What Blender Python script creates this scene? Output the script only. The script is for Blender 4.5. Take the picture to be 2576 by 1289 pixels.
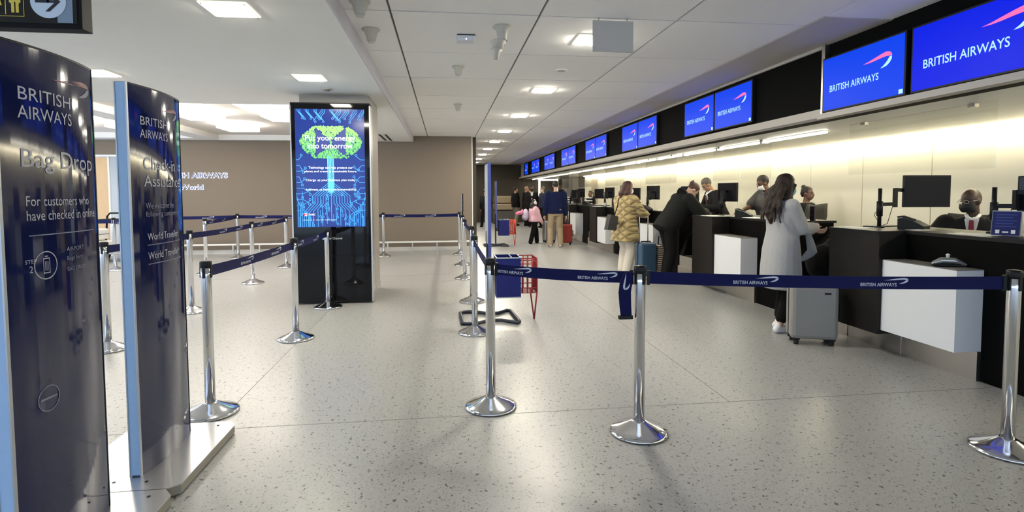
import bpy, bmesh, math, random
from mathutils import Vector, Matrix
random.seed(7)
SC = bpy.context.scene
COL = SC.collection
for _o in list(bpy.data.objects):
    bpy.data.objects.remove(_o)

# ------------------------------------------------------------------ camera
F_PX, CX, CY, W_PX, H_PX = 1372.0, 1288.0, 559.0, 2576.0, 1289.0
EYE = 1.42
cam_data = bpy.data.cameras.new('camera')
cam_data.sensor_fit = 'HORIZONTAL'
cam_data.sensor_width = 36.0
cam_data.lens = 36.0 * F_PX / W_PX
cam_data.shift_x = 0.0
cam_data.shift_y = -(H_PX / 2 - CY) / W_PX
cam_data.clip_start = 0.05
cam_data.clip_end = 200
cam = bpy.data.objects.new('camera', cam_data)
COL.objects.link(cam)
R3 = (Matrix.Rotation(math.radians(-7.0), 3, 'Z') @ Matrix.Rotation(math.radians(87.0), 3, 'X')
      @ Matrix.Rotation(math.radians(-0.25), 3, 'Z'))
cam.matrix_world = Matrix.Translation((0, 0, EYE)) @ R3.to_4x4()
SC.camera = cam

# ------------------------------------------------------------------ world, exposure
world = bpy.data.worlds.new('daylight')
SC.world = world
world.use_nodes = True
bg = world.node_tree.nodes['Background']
bg.inputs[0].default_value = (0.62, 0.78, 1.0, 1)
bg.inputs[1].default_value = 1.1
SC.view_settings.view_transform = 'Standard'
SC.view_settings.look = 'None'
SC.view_settings.gamma = 1.0
SC.view_settings.use_curve_mapping = False
EXPO = 1.3
SC.view_settings.exposure = EXPO
G = 2.0 ** -EXPO      # a display of known brightness keeps it at this exposure
SC.cycles.use_denoising = True
SC.cycles.use_adaptive_sampling = True
SC.cycles.adaptive_threshold = 0.05
SC.cycles.max_bounces = 7
SC.cycles.diffuse_bounces = 4
SC.cycles.glossy_bounces = 3
SC.cycles.transparent_max_bounces = 12
SC.cycles.transmission_bounces = 6
SC.cycles.sample_clamp_indirect = 6.0
SC.cycles.caustics_reflective = False
SC.cycles.caustics_refractive = False
DOWNLIGHT = 112.0      # emission of the square downlights in the tiled ceiling
DOWNLIGHT_L = 66.0    # those in the lowered ceiling
COFFER = 7.5          # emission of the big box lights in the coffered ceiling
STRIP = 10.0          # emission of the linear light over the desks
COVE = 15.0            # emission of the strip along the top of the cream wall

# ------------------------------------------------------------------ materials
MATS = {}
def mat(name, color, rough=0.5, metal=0.0, emit=0.0, emit_color=None, spec=0.5, noise=0.0, nscale=40.0, bump=0.0, bscale=120.0, coat=0.0, alpha=1.0, trans=0.0, sheen=0.0, ior=1.5):
    if name in MATS:
        return MATS[name]
    m = bpy.data.materials.new(name)
    m.use_nodes = True
    nt = m.node_tree
    b = nt.nodes['Principled BSDF']
    c = tuple(color) + (1.0,)
    b.inputs['Base Color'].default_value = c
    b.inputs['Roughness'].default_value = rough
    b.inputs['Metallic'].default_value = metal
    b.inputs['Specular IOR Level'].default_value = spec
    b.inputs['IOR'].default_value = ior
    b.inputs['Coat Weight'].default_value = coat
    b.inputs['Coat Roughness'].default_value = 0.05
    b.inputs['Sheen Weight'].default_value = sheen
    if emit > 0:
        b.inputs['Emission Color'].default_value = tuple(emit_color or color) + (1.0,)
        b.inputs['Emission Strength'].default_value = emit
    tc = None
    if noise > 0 or bump > 0:
        tc = nt.nodes.new('ShaderNodeTexCoord')
    if noise > 0:
        n = nt.nodes.new('ShaderNodeTexNoise')
        n.inputs['Scale'].default_value = nscale
        n.inputs['Detail'].default_value = 4
        nt.links.new(tc.outputs['Object'], n.inputs['Vector'])
        mx = nt.nodes.new('ShaderNodeMix'); mx.data_type = 'RGBA'
        mx.inputs['A'].default_value = tuple(x * (1 - noise) for x in color) + (1,)
        mx.inputs['B'].default_value = tuple(min(1, x * (1 + noise)) for x in color) + (1,)
        nt.links.new(n.outputs['Fac'], mx.inputs['Factor'])
        nt.links.new(mx.outputs['Result'], b.inputs['Base Color'])
    if bump > 0:
        n2 = nt.nodes.new('ShaderNodeTexNoise')
        n2.inputs['Scale'].default_value = bscale
        n2.inputs['Detail'].default_value = 3
        nt.links.new(tc.outputs['Object'], n2.inputs['Vector'])
        bp = nt.nodes.new('ShaderNodeBump')
        bp.inputs['Strength'].default_value = bump
        bp.inputs['Distance'].default_value = 0.01
        nt.links.new(n2.outputs['Fac'], bp.inputs['Height'])
        nt.links.new(bp.outputs['Normal'], b.inputs['Normal'])
    MATS[name] = m
    return m

def terrazzo():
    m = mat('terrazzo', (0.5, 0.48, 0.45), rough=0.16)
    nt = m.node_tree; b = nt.nodes['Principled BSDF']
    tc = nt.nodes.new('ShaderNodeTexCoord')
    def specks(scale, thr, seed):
        mp = nt.nodes.new('ShaderNodeMapping'); mp.inputs['Location'].default_value = (seed, seed * 1.7, 0)
        nt.links.new(tc.outputs['Object'], mp.inputs['Vector'])
        v = nt.nodes.new('ShaderNodeTexNoise'); v.noise_dimensions = '2D'
        v.inputs['Scale'].default_value = scale; v.inputs['Detail'].default_value = 1.0
        nt.links.new(mp.outputs['Vector'], v.inputs['Vector'])
        mr = nt.nodes.new('ShaderNodeMapRange'); mr.inputs['From Min'].default_value = thr; mr.inputs['From Max'].default_value = thr + 0.02
        nt.links.new(v.outputs['Fac'], mr.inputs['Value'])
        return mr.outputs['Result']
    big = nt.nodes.new('ShaderNodeTexNoise'); big.inputs['Scale'].default_value = 26; big.inputs['Detail'].default_value = 6
    nt.links.new(tc.outputs['Object'], big.inputs['Vector'])
    base = nt.nodes.new('ShaderNodeMix'); base.data_type = 'RGBA'
    base.inputs['A'].default_value = (0.30, 0.30, 0.293, 1); base.inputs['B'].default_value = (0.385, 0.385, 0.375, 1)
    nt.links.new(big.outputs['Fac'], base.inputs['Factor'])
    cur = base.outputs['Result']
    for scale, thr, seed, colr in ((38, 0.715, 3.1, (0.07, 0.07, 0.075, 1)), (80, 0.715, 8.7, (0.12, 0.12, 0.12, 1)), (70, 0.70, 5.5, (0.25, 0.24, 0.225, 1))):
        mx = nt.nodes.new('ShaderNodeMix'); mx.data_type = 'RGBA'
        mx.inputs['B'].default_value = colr
        nt.links.new(cur, mx.inputs['A']); nt.links.new(specks(scale, thr, seed), mx.inputs['Factor'])
        cur = mx.outputs['Result']
    nt.links.new(cur, b.inputs['Base Color'])
    r = nt.nodes.new('ShaderNodeTexNoise'); r.inputs['Scale'].default_value = 1.1; r.inputs['Detail'].default_value = 5
    nt.links.new(tc.outputs['Object'], r.inputs['Vector'])
    mr = nt.nodes.new('ShaderNodeMapRange'); mr.inputs['To Min'].default_value = 0.285; mr.inputs['To Max'].default_value = 0.35
    nt.links.new(r.outputs['Fac'], mr.inputs['Value']); nt.links.new(mr.outputs['Result'], b.inputs['Roughness'])
    return m

def glassy(name, tint=(1, 1, 1), strength=1.0):
    """clear sheet: mostly see-through, reflecting by Fresnel"""
    m = bpy.data.materials.new(name); m.use_nodes = True
    nt = m.node_tree; nt.nodes.clear()
    out = nt.nodes.new('ShaderNodeOutputMaterial')
    tr = nt.nodes.new('ShaderNodeBsdfTransparent'); tr.inputs[0].default_value = tuple(tint) + (1,)
    gl = nt.nodes.new('ShaderNodeBsdfGlossy'); gl.inputs['Roughness'].default_value = 0.02
    ge = nt.nodes.new('ShaderNodeNewGeometry')
    dt = nt.nodes.new('ShaderNodeVectorMath'); dt.operation = 'DOT_PRODUCT'
    nt.links.new(ge.outputs['Normal'], dt.inputs[0]); nt.links.new(ge.outputs['Incoming'], dt.inputs[1])
    def math2(op, a, b):
        n = nt.nodes.new('ShaderNodeMath'); n.operation = op
        for i, v in enumerate((a, b)):
            if isinstance(v, (int, float)): n.inputs[i].default_value = v
            elif v is not None: nt.links.new(v, n.inputs[i])
        return n.outputs[0]
    ab = math2('ABSOLUTE', dt.outputs['Value'], None)
    om = math2('POWER', math2('SUBTRACT', 1.0, ab), 5.0)
    fz = math2('ADD', math2('MULTIPLY', om, 0.96), 0.04)
    mu_out = math2('MULTIPLY', fz, strength)
    mx = nt.nodes.new('ShaderNodeMixShader')
    nt.links.new(mu_out, mx.inputs[0]); nt.links.new(tr.outputs[0], mx.inputs[1]); nt.links.new(gl.outputs[0], mx.inputs[2])
    nt.links.new(mx.outputs[0], out.inputs[0])
    MATS[name] = m
    return m

def quilted(name, color):
    """fabric with a diamond stitch relief"""
    m = mat(name, color, rough=0.75, sheen=0.2)
    nt = m.node_tree; b = nt.nodes['Principled BSDF']
    tc = nt.nodes.new('ShaderNodeTexCoord')
    hs = []
    for ang in (0.9, -0.9):
        mp = nt.nodes.new('ShaderNodeMapping'); mp.inputs['Rotation'].default_value = (0, ang, 0)
        nt.links.new(tc.outputs['Object'], mp.inputs['Vector'])
        w = nt.nodes.new('ShaderNodeTexWave'); w.inputs['Scale'].default_value = 3.0; w.inputs['Distortion'].default_value = 0.6
        w.bands_direction = 'X'
        nt.links.new(mp.outputs['Vector'], w.inputs['Vector'])
        p = nt.nodes.new('ShaderNodeMath'); p.operation = 'POWER'; p.inputs[1].default_value = 0.35
        nt.links.new(w.outputs['Fac'], p.inputs[0]); hs.append(p.outputs[0])
    a = nt.nodes.new('ShaderNodeMath'); a.operation = 'MINIMUM'
    nt.links.new(hs[0], a.inputs[0]); nt.links.new(hs[1], a.inputs[1])
    bp = nt.nodes.new('ShaderNodeBump'); bp.inputs['Strength'].default_value = 0.9; bp.inputs['Distance'].default_value = 0.03
    nt.links.new(a.outputs[0], bp.inputs['Height']); nt.links.new(bp.outputs['Normal'], b.inputs['Normal'])
    mx = nt.nodes.new('ShaderNodeMix'); mx.data_type = 'RGBA'
    mx.inputs['A'].default_value = tuple(x * 0.6 for x in color) + (1,); mx.inputs['B'].default_value = tuple(color) + (1,)
    nt.links.new(a.outputs[0], mx.inputs['Factor']); nt.links.new(mx.outputs['Result'], b.inputs['Base Color'])
    return m

def striped(name, c1, c2, scale):
    m = mat(name, c1, rough=0.7)
    nt = m.node_tree; b = nt.nodes['Principled BSDF']
    tc = nt.nodes.new('ShaderNodeTexCoord')
    w = nt.nodes.new('ShaderNodeTexWave'); w.bands_direction = 'Z'; w.inputs['Scale'].default_value = scale
    nt.links.new(tc.outputs['Object'], w.inputs['Vector'])
    g = nt.nodes.new('ShaderNodeMath'); g.operation = 'GREATER_THAN'; g.inputs[1].default_value = 0.6
    nt.links.new(w.outputs['Fac'], g.inputs[0])
    mx = nt.nodes.new('ShaderNodeMix'); mx.data_type = 'RGBA'
    mx.inputs['A'].default_value = tuple(c1) + (1,); mx.inputs['B'].default_value = tuple(c2) + (1,)
    nt.links.new(g.outputs[0], mx.inputs['Factor']); nt.links.new(mx.outputs['Result'], b.inputs['Base Color'])
    return m

def wood(name, c1, c2, axis_scale=(1, 1, 12), rough=0.4):
    m = mat(name, c1, rough=rough)
    nt = m.node_tree; b = nt.nodes['Principled BSDF']
    tc = nt.nodes.new('ShaderNodeTexCoord'); mp = nt.nodes.new('ShaderNodeMapping')
    mp.inputs['Scale'].default_value = axis_scale
    nt.links.new(tc.outputs['Object'], mp.inputs['Vector'])
    n = nt.nodes.new('ShaderNodeTexNoise'); n.inputs['Scale'].default_value = 3; n.inputs['Detail'].default_value = 8
    nt.links.new(mp.outputs['Vector'], n.inputs['Vector'])
    mx = nt.nodes.new('ShaderNodeMix'); mx.data_type = 'RGBA'
    mx.inputs['A'].default_value = tuple(c1) + (1,); mx.inputs['B'].default_value = tuple(c2) + (1,)
    nt.links.new(n.outputs['Fac'], mx.inputs['Factor']); nt.links.new(mx.outputs['Result'], b.inputs['Base Color'])
    return m

# ------------------------------------------------------------------ mesh builder
class MB:
    def __init__(s):
        s.v = []; s.f = []; s.sm = []
    def add(s, vs, fs, smooth=False):
        o = len(s.v)
        s.v += [tuple(p) for p in vs]
        s.f += [tuple(i + o for i in f) for f in fs]
        s.sm += [smooth] * len(fs)
        return s
    def box(s, x0, x1, y0, y1, z0, z1, bev=0.0):
        if bev > 0:
            bm = bmesh.new()
            bmesh.ops.create_cube(bm, size=1.0, matrix=Matrix.Translation(((x0 + x1) / 2, (y0 + y1) / 2, (z0 + z1) / 2)) @ Matrix.Diagonal((x1 - x0, y1 - y0, z1 - z0, 1)))
            bmesh.ops.bevel(bm, geom=bm.edges[:], offset=bev, segments=2, affect='EDGES', profile=0.5)
            bm.verts.index_update()
            s.add([v.co[:] for v in bm.verts], [[v.index for v in f.verts] for f in bm.faces])
            bm.free()
            return s
        vs = [(x0, y0, z0), (x1, y0, z0), (x1, y1, z0), (x0, y1, z0), (x0, y0, z1), (x1, y0, z1), (x1, y1, z1), (x0, y1, z1)]
        return s.add(vs, [(3, 2, 1, 0), (4, 5, 6, 7), (0, 1, 5, 4), (1, 2, 6, 5), (2, 3, 7, 6), (3, 0, 4, 7)])
    def prism(s, poly, z0, z1, axis='z'):
        """extrude a counter-clockwise 2D polygon; axis names the extrusion direction"""
        n = len(poly)
        def P(a, b, c):
            return {'z': (a, b, c), 'y': (a, c, b), 'x': (c, a, b)}[axis]
        vs = [P(a, b, z0) for a, b in poly] + [P(a, b, z1) for a, b in poly]
        fs = [tuple(range(n - 1, -1, -1)), tuple(range(n, 2 * n))] + [(i, (i + 1) % n, n + (i + 1) % n, n + i) for i in range(n)]
        return s.add(vs, fs)
    def rings(s, rings, cap=True, smooth=True, closed=False):
        n = len(rings[0]); vs = [p for r in rings for p in r]; fs = []
        m = len(rings)
        for k in range(m if closed else m - 1):
            a = k * n; b = ((k + 1) % m) * n
            for i in range(n):
                j = (i + 1) % n
                fs.append((a + i, a + j, b + j, b + i))
        s.add(vs, fs, smooth)
        if cap and not closed:
            o = len(s.v) - len(vs)
            s.f.append(tuple(o + i for i in range(n - 1, -1, -1))); s.sm.append(False)
            s.f.append(tuple(o + (m - 1) * n + i for i in range(n))); s.sm.append(False)
        return s
    def cyl(s, p0, p1, r0, r1=None, n=16, smooth=True):
        p0 = Vector(p0); p1 = Vector(p1); r1 = r0 if r1 is None else r1
        d = (p1 - p0).normalized()
        u = d.orthogonal().normalized(); w = d.cross(u)
        return s.rings([[p + (u * math.cos(2 * math.pi * i / n) + w * math.sin(2 * math.pi * i / n)) * r for i in range(n)] for p, r in ((p0, r0), (p1, r1))], smooth=smooth)
    def lathe(s, prof, n=32, c=(0, 0, 0), smooth=True):
        return s.rings([[(c[0] + r * math.cos(2 * math.pi * i / n), c[1] + r * math.sin(2 * math.pi * i / n), c[2] + z) for i in range(n)] for r, z in prof], smooth=smooth)
    def tube(s, pts, r, n=8, closed=False, smooth=True):
        pts = [Vector(p) for p in pts]; m = len(pts); rings = []
        u = None
        for k in range(m):
            a = pts[(k - 1) % m] if (closed or k > 0) else pts[k]
            b = pts[(k + 1) % m] if (closed or k < m - 1) else pts[k]
            d = (b - a).normalized()
            if u is None:
                u = d.orthogonal().normalized()
            else:
                u = (u - d * u.dot(d)).normalized()
            w = d.cross(u); rr = r[k] if isinstance(r, (list, tuple)) else r
            rings.append([pts[k] + (u * math.cos(2 * math.pi * i / n) + w * math.sin(2 * math.pi * i / n)) * rr for i in range(n)])
        return s.rings(rings, closed=closed, smooth=smooth)
    def ball(s, c, r, nu=12, nv=8, M=None):
        rx, ry, rz = (r, r, r) if not isinstance(r, (tuple, list)) else r
        rings = []
        for k in range(nv + 1):
            t = math.pi * (k + 0.001) / (nv + 0.002)
            rings.append([Vector((rx * math.sin(t) * math.cos(2 * math.pi * i / nu), ry * math.sin(t) * math.sin(2 * math.pi * i / nu), -rz * math.cos(t))) for i in range(nu)])
        c = Vector(c)
        rings = [[(M @ p if M else p) + c for p in r_] for r_ in rings]
        return s.rings(rings)
    def bar(s, p0, p1, w, h, up=(0, 0, 1)):
        """a square bar from p0 to p1, w across, h along up"""
        p0 = Vector(p0); p1 = Vector(p1); d = (p1 - p0).normalized(); up = Vector(up)
        if abs(d.dot(up)) > 0.98: up = Vector((0, 1, 0))
        a = d.cross(up).normalized(); b = a.cross(d).normalized()
        rings = [[p + a * sx * w / 2 + b * sz * h / 2 for sx, sz in ((-1, -1), (1, -1), (1, 1), (-1, 1))] for p in (p0, p1)]
        return s.rings(rings, smooth=False)
    def mesh(s, name):
        me = bpy.data.meshes.new(name)
        me.from_pydata([tuple(p) for p in s.v], [], s.f)
        me.polygons.foreach_set('use_smooth', s.sm)
        bm = bmesh.new(); bm.from_mesh(me); bmesh.ops.recalc_face_normals(bm, faces=bm.faces[:]); bm.to_mesh(me); bm.free()
        me.update()
        return me
    def build(s, name, material, parent=None, loc=None):
        return link(name, s.mesh(name), material, parent, loc)

def link(name, me, material, parent=None, loc=None):
    o = bpy.data.objects.new(name, me)
    if material is not None:
        if len(me.materials) == 0:
            me.materials.append(material)
    COL.objects.link(o)
    if parent is not None: o.parent = parent
    if loc is not None: o.location = loc
    return o

def tag(o, label=None, cat=None, group=None, kind=None):
    if label: o['label'] = label
    if cat: o['category'] = cat
    if group: o['group'] = group
    if kind: o['kind'] = kind
    return o
def empty(name, loc=(0, 0, 0), rz=0.0, label=None, cat=None, group=None, kind=None):
    o = bpy.data.objects.new(name, None); o.empty_display_size = 0.1
    COL.objects.link(o); o.location = loc; o.rotation_euler = (0, 0, rz)
    return tag(o, label, cat, group, kind)
def children(o):
    return [c for c in bpy.data.objects if c.parent == o]
KIDS = {}
def copy_tree(o, parent=None):
    c = o.copy(); COL.objects.link(c); c.parent = parent
    for ch in KIDS.setdefault(o.name, children(o)):
        copy_tree(ch, c)
    return c

# flat lettering as mesh, baseline left at (0,0), in the XY plane
TXT = {}
def text_mesh(body, w=None, h=None, shear=0.0, key=None, bold=0.0):
    cu = bpy.data.curves.new('lettering', 'FONT')
    cu.body = body; cu.size = 1.0; cu.fill_mode = 'BOTH'; cu.resolution_u = 3; cu.extrude = 0.0; cu.offset = bold
    o = bpy.data.objects.new('lettering_tmp', cu); COL.objects.link(o)
    dg = bpy.context.evaluated_depsgraph_get(); dg.update()
    me = bpy.data.meshes.new_from_object(o.evaluated_get(dg))
    bpy.data.objects.remove(o); bpy.data.curves.remove(cu)
    vs = [v.co.copy() for v in me.vertices]
    fs = [tuple(p.vertices) for p in me.polygons]
    bpy.data.meshes.remove(me)
    x0 = min(v.x for v in vs); x1 = max(v.x for v in vs); y1 = max(v.y for v in vs); y0 = min(v.y for v in vs)
    sx = w / (x1 - x0) if w else None
    sy = h / (y1 - y0) if h else sx
    if sx is None: sx = sy
    return [((v.x - x0) * sx + shear * (v.y - y0) * sy, (v.y - y0) * sy) for v in vs], fs
def place_text(mb, t, fn):
    """fn maps the flat (u, v) of a letter to space"""
    vs, fs = t
    mb.add([fn(u, v) for u, v in vs], fs)
    return mb
SWOOSH_A = [(0.0, .34), (.18, .36), (.40, .44), (.62, .53), (.78, .57), (.9, .55), (.97, .46), (1.0, .36), (.93, .38), (.86, .42), (.72, .42), (.5, .385), (.25, .345)]
SWOOSH_A = [(0.0, .55), (.2, .60), (.45, .69), (.65, .76), (.80, .80), (.92, .77), (.99, .68), (1.0, .60), (.92, .60), (.80, .62), (.62, .60), (.40, .56), (.2, .54)]
SWOOSH_B = [(1.0, .58), (.99, .46), (.93, .34), (.84, .25), (.74, .21), (.62, .20), (.74, .30), (.84, .42), (.92, .57)]

# ------------------------------------------------------------------ shared materials
M_floor = terrazzo()
M_ceil = mat('ceiling_paint', (0.86, 0.85, 0.825), rough=0.9, noise=0.02, nscale=3)
M_tile = mat('ceiling_tile', (0.90, 0.885, 0.87), rough=0.95, noise=0.05, nscale=260, bump=0.15, bscale=400)
M_plenum = mat('ceiling_joint', (0.16, 0.15, 0.14), rough=0.9)
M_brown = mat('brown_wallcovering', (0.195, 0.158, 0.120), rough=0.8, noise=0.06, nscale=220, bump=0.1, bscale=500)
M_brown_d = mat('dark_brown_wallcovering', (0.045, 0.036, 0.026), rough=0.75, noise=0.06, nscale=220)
M_white = mat('white_paint', (0.75, 0.74, 0.71), rough=0.6)
M_cream = mat('cream_glass_panel', (0.88, 0.84, 0.69), rough=0.25, spec=0.4)
M_creamj = mat('cream_joint', (0.42, 0.38, 0.28), rough=0.6)
M_soffit = mat('soffit_grey', (0.66, 0.655, 0.64), rough=0.45, noise=0.03, nscale=4)
M_beige = mat('beige_metal_trim', (0.52, 0.48, 0.43), rough=0.7)
M_fascia = mat('black_fascia_panel', (0.003, 0.003, 0.003), rough=0.7, spec=0.06)
M_black = mat('black_laminate', (0.003, 0.0028, 0.0026), rough=0.55, spec=0.05)
M_darkwood = wood('dark_stained_wood', (0.006, 0.005, 0.004), (0.014, 0.011, 0.0085), (2, 2, 14), rough=0.45)
M_darkwood.node_tree.nodes['Principled BSDF'].inputs['Specular IOR Level'].default_value = 0.3
M_steel = mat('brushed_steel', (0.56, 0.53, 0.49), rough=0.3, metal=1.0, noise=0.05, nscale=20)
M_chrome = mat('polished_steel', (0.70, 0.70, 0.72), rough=0.12, metal=1.0)
M_whitebox = mat('white_laminate', (0.74, 0.75, 0.77), rough=0.5, noise=0.02, nscale=120)
M_greytop = mat('grey_shelf_top', (0.20, 0.19, 0.17), rough=0.5, noise=0.08, nscale=200)
M_blackpl = mat('black_plastic', (0.008, 0.008, 0.0085), rough=0.45, spec=0.25)
M_rubber = mat('black_rubber', (0.012, 0.012, 0.012), rough=0.8)
M_lamp = mat('lamp_glow', (1.0, 0.93, 0.74), emit=DOWNLIGHT, emit_color=(1.0, 0.94, 0.79))
M_lamp2 = mat('lamp_glow_soft', (1.0, 0.95, 0.82), emit=DOWNLIGHT_L, emit_color=(1.0, 0.93, 0.76))
M_lampw = mat('cool_lamp_glow', (1.0, 0.97, 0.92), emit=COFFER, emit_color=(1.0, 0.93, 0.83))
M_strip = mat('strip_glow', (1.0, 0.95, 0.8), emit=STRIP, emit_color=(1.0, 0.93, 0.76))
M_cove = mat('cove_glow', (1.0, 0.92, 0.7), emit=COVE, emit_color=(1.0, 0.92, 0.70))
M_lampframe = mat('lamp_glass_frame', (0.85, 0.82, 0.68), rough=0.3, emit=0.5, emit_color=(1.0, 0.93, 0.7))
M_letterw = mat('white_letter', (0.8, 0.82, 0.86), rough=0.5)
M_clear = glassy('clear_acrylic', (0.97, 0.975, 0.965), 1.0)

# ------------------------------------------------------------------ floor
floor = tag(MB().box(-10, 7, -6, 28, -0.1, 0).build('floor', M_floor), 'pale speckled terrazzo floor of the check-in hall', kind='structure')
M_divider = mat('brass_divider', (0.19, 0.18, 0.165), rough=0.5)
for a in ((-10, 3.92, 3.425, 3.431), (-1.424, -1.418, 3.43, 13.7), (-10, 3.92, 9.60, 9.606), (1.90, 1.906, 3.43, 13.7)):
    MB().box(a[0], a[1], a[2], a[3], -0.01, 0.0008).build('divider_strip', M_divider, floor)

# ------------------------------------------------------------------ tiled ceiling
ceil = tag(MB().box(-0.78, 3.72, -6, 27, 2.868, 2.95).build('ceiling', M_plenum), 'white ceiling of large square tiles with dark joints', kind='structure')
xs = [-0.77, -0.41, 0.775, 1.93, 3.09]
ys = [3.19 + 1.228 * k for k in range(20)] + [27.0]
TILE = {}
g = 0.009
for i in range(4):
    for j in range(20):
        w = xs[i + 1] - xs[i] - 2 * g; d = ys[j + 1] - ys[j] - 2 * g
        key = (round(w, 3), round(d, 3))
        if key not in TILE:
            TILE[key] = MB().box(0, w, 0, d, 0, 0.018).mesh('ceiling_tile'); TILE[key].materials.append(M_tile)
        link('ceiling_tile', TILE[key], None, ceil, (xs[i] + g, ys[j] + g, 2.85 + random.uniform(-.0012, .0012)))
MB().box(-0.77, 3.68, -6, 3.18, 2.85, 2.868).build('ceiling_panel', M_tile, ceil)
MB().box(3.09, 3.70, 3.18, 4.18, 2.85, 2.868).build('ceiling_panel', M_tile, ceil)
tag(MB().box(3.09, 3.70, 4.18, 27, 2.842, 2.868).build('trim_1', M_beige), 'beige border strip between the tiles and the black screen fascia', kind='structure')

# ------------------------------------------------------------------ plain lowered ceiling on the other side, with coffers
M_coffer = mat('coffer_white', (0.80, 0.75, 0.70), rough=0.9)
c2 = MB()
c2.box(-10, -0.77, -6, 8.27, 2.71, 2.95)
c2.box(-1.95, -0.77, 8.27, 13.8, 2.71, 2.95)
c2.box(-5.65, -5.25, 8.27, 13.8, 2.71, 2.95)
c2.box(-10, -9.2, 8.27, 13.8, 2.71, 2.95)
c2.box(-9.2, -5.65, 13.3, 13.8, 2.71, 2.95)
c2.box(-5.25, -1.95, 13.62, 13.8, 2.71, 2.95)
lowceil = tag(c2.build('ceiling_lowered', M_ceil), 'smooth pale lowered ceiling with a recessed bay near the far wall', kind='structure')
MB().box(-9.2, -1.95, 8.27, 13.62, 2.83, 2.95).build('coffer_panel', M_coffer, lowceil)
tag(MB().box(-0.772, -0.755, -6, 13.77, 2.705, 2.856).build('trim_2', mat('soffit_edge', (0.62, 0.60, 0.63), rough=0.7)), 'pale edge board where the lowered ceiling meets the tiles', kind='structure')

# ------------------------------------------------------------------ walls
wf = MB()
wf.box(-6.9, 0.68, 13.77, 13.95, 0, 2.868)
wf.box(-9.2, -6.9, 13.77, 13.95, 2.34, 2.868)
wf.box(-10, -9.2, 13.77, 13.95, 0, 2.868)
wall_far = tag(wf.build('wall_far', M_brown), 'brown fabric covered wall across the hall with a glowing airline name', kind='structure')
MB().box(0.68, 0.70, 13.755, 13.96, 0, 2.85).build('corner_strip', M_white, wall_far)
MB().box(-9.2, -6.9, 13.755, 13.77, 2.32, 2.36).build('opening_trim', M_white, wall_far)
tag(MB().box(-6.9, 0.68, 13.735, 13.77, 0, 0.10).build('baseboard_far', mat('marble_base', (0.50, 0.49, 0.46), rough=0.4, noise=0.12, nscale=5)), 'pale stone skirting under the brown wall', kind='structure')
tag(MB().box(-9.6, -6.5, 16.0, 16.1, 0, 2.868).build('wall_recess', mat('recess_paint', (0.80, 0.78, 0.74), rough=0.8)), 'white wall seen through the opening beside the brown wall', kind='structure')
MB().box(-10, -6.5, 13.95, 16.0, 2.6, 2.7).build('ceiling_recess', M_white)
bpy.data.objects['ceiling_recess']['kind'] = 'structure'
bpy.data.objects['ceiling_recess']['label'] = 'white ceiling beyond the opening in the brown wall'
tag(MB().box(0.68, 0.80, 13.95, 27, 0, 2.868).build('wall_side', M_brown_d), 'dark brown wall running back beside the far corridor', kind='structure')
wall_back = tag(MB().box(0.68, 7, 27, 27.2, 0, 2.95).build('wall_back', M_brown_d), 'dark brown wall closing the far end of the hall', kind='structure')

# door in the end wall with a lit frame
d1 = empty('door_1', (5.15, 26.98, 0), 0, 'dark glazed door with a glowing white frame in the far end wall', None, None, 'structure')
MB().box(-0.41, 0.41, -0.03, 0.02, 0.0, 2.05).build('door_leaf', mat('door_dark_glass', (0.05, 0.042, 0.035), rough=0.25), d1)
M_frameglow = mat('door_frame_glow', (1, 0.96, 0.86), emit=1.0, emit_color=(1, 0.95, 0.84))
MB().box(-0.49, -0.41, -0.05, 0.02, 0.75, 2.13).build('lit_frame', M_frameglow, d1)
MB().box(0.41, 0.49, -0.05, 0.02, 0.75, 2.13).build('lit_frame', M_frameglow, d1)
MB().box(-0.49, 0.49, -0.05, 0.02, 2.05, 2.13).build('lit_frame', M_frameglow, d1)
MB().cyl((0.3, -0.07, 0.9), (0.3, -0.07, 1.2), 0.014, n=8).build('door_handle', M_steel, d1)

# wood leaf in the opening at the side
d2 = empty('door_2', (-7.99, 13.83, 0), 0, 'light wooden door leaf standing open in the brown wall', None, None, 'structure')
MB().box(-0.2, 0.2, -0.02, 0.02, 0.01, 2.30).build('door_leaf', wood('light_maple', (0.55, 0.36, 0.18), (0.66, 0.46, 0.25), (6, 6, 1)), d2)
MB().box(0.2, 0.235, -0.03, 0.03, 0, 2.32).build('door_frame', M_white, d2)

# cream glass wall behind the desks
wall_right = tag(MB().box(5.86, 6.0, -6, 27, 0, 2.5).build('wall_right', M_creamj), 'glowing cream glass wall behind the check-in desks', kind='structure')
pan = MB().box(-0.012, 0, 0.006, 1.094, 0.02, 2.125).mesh('glass_panel'); pan.materials.append(M_cream)
for k in range(-8, 15):
    link('glass_panel', pan, None, wall_right, (5.86, 5.95 + 1.1 * k, 0))
M_greyp = [mat('grey_brown_panel_%d' % i, c, rough=0.5) for i, c in enumerate(((0.21, 0.185, 0.145), (0.30, 0.27, 0.21), (0.15, 0.125, 0.095)))]
for k in range(4):
    MB().box(5.835, 5.86, 22.46 + 1.1 * k, 23.54 + 1.1 * k, 0.02, 2.125).build('brown_panel', M_greyp[k % 3], wall_right)
d3 = empty('door_3', (5.84, 20.9, 0), 0, 'narrow tan service door at the far end of the cream wall', None, None, 'structure')
MB().box(-0.01, 0.008, -0.45, 0.45, 0.01, 1.98).build('door_leaf', mat('tan_door', (0.42, 0.37, 0.27), rough=0.5), d3)
MB().box(-0.03, -0.01, -0.36, -0.33, 0.95, 1.1).build('door_handle', M_steel, d3)

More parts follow.
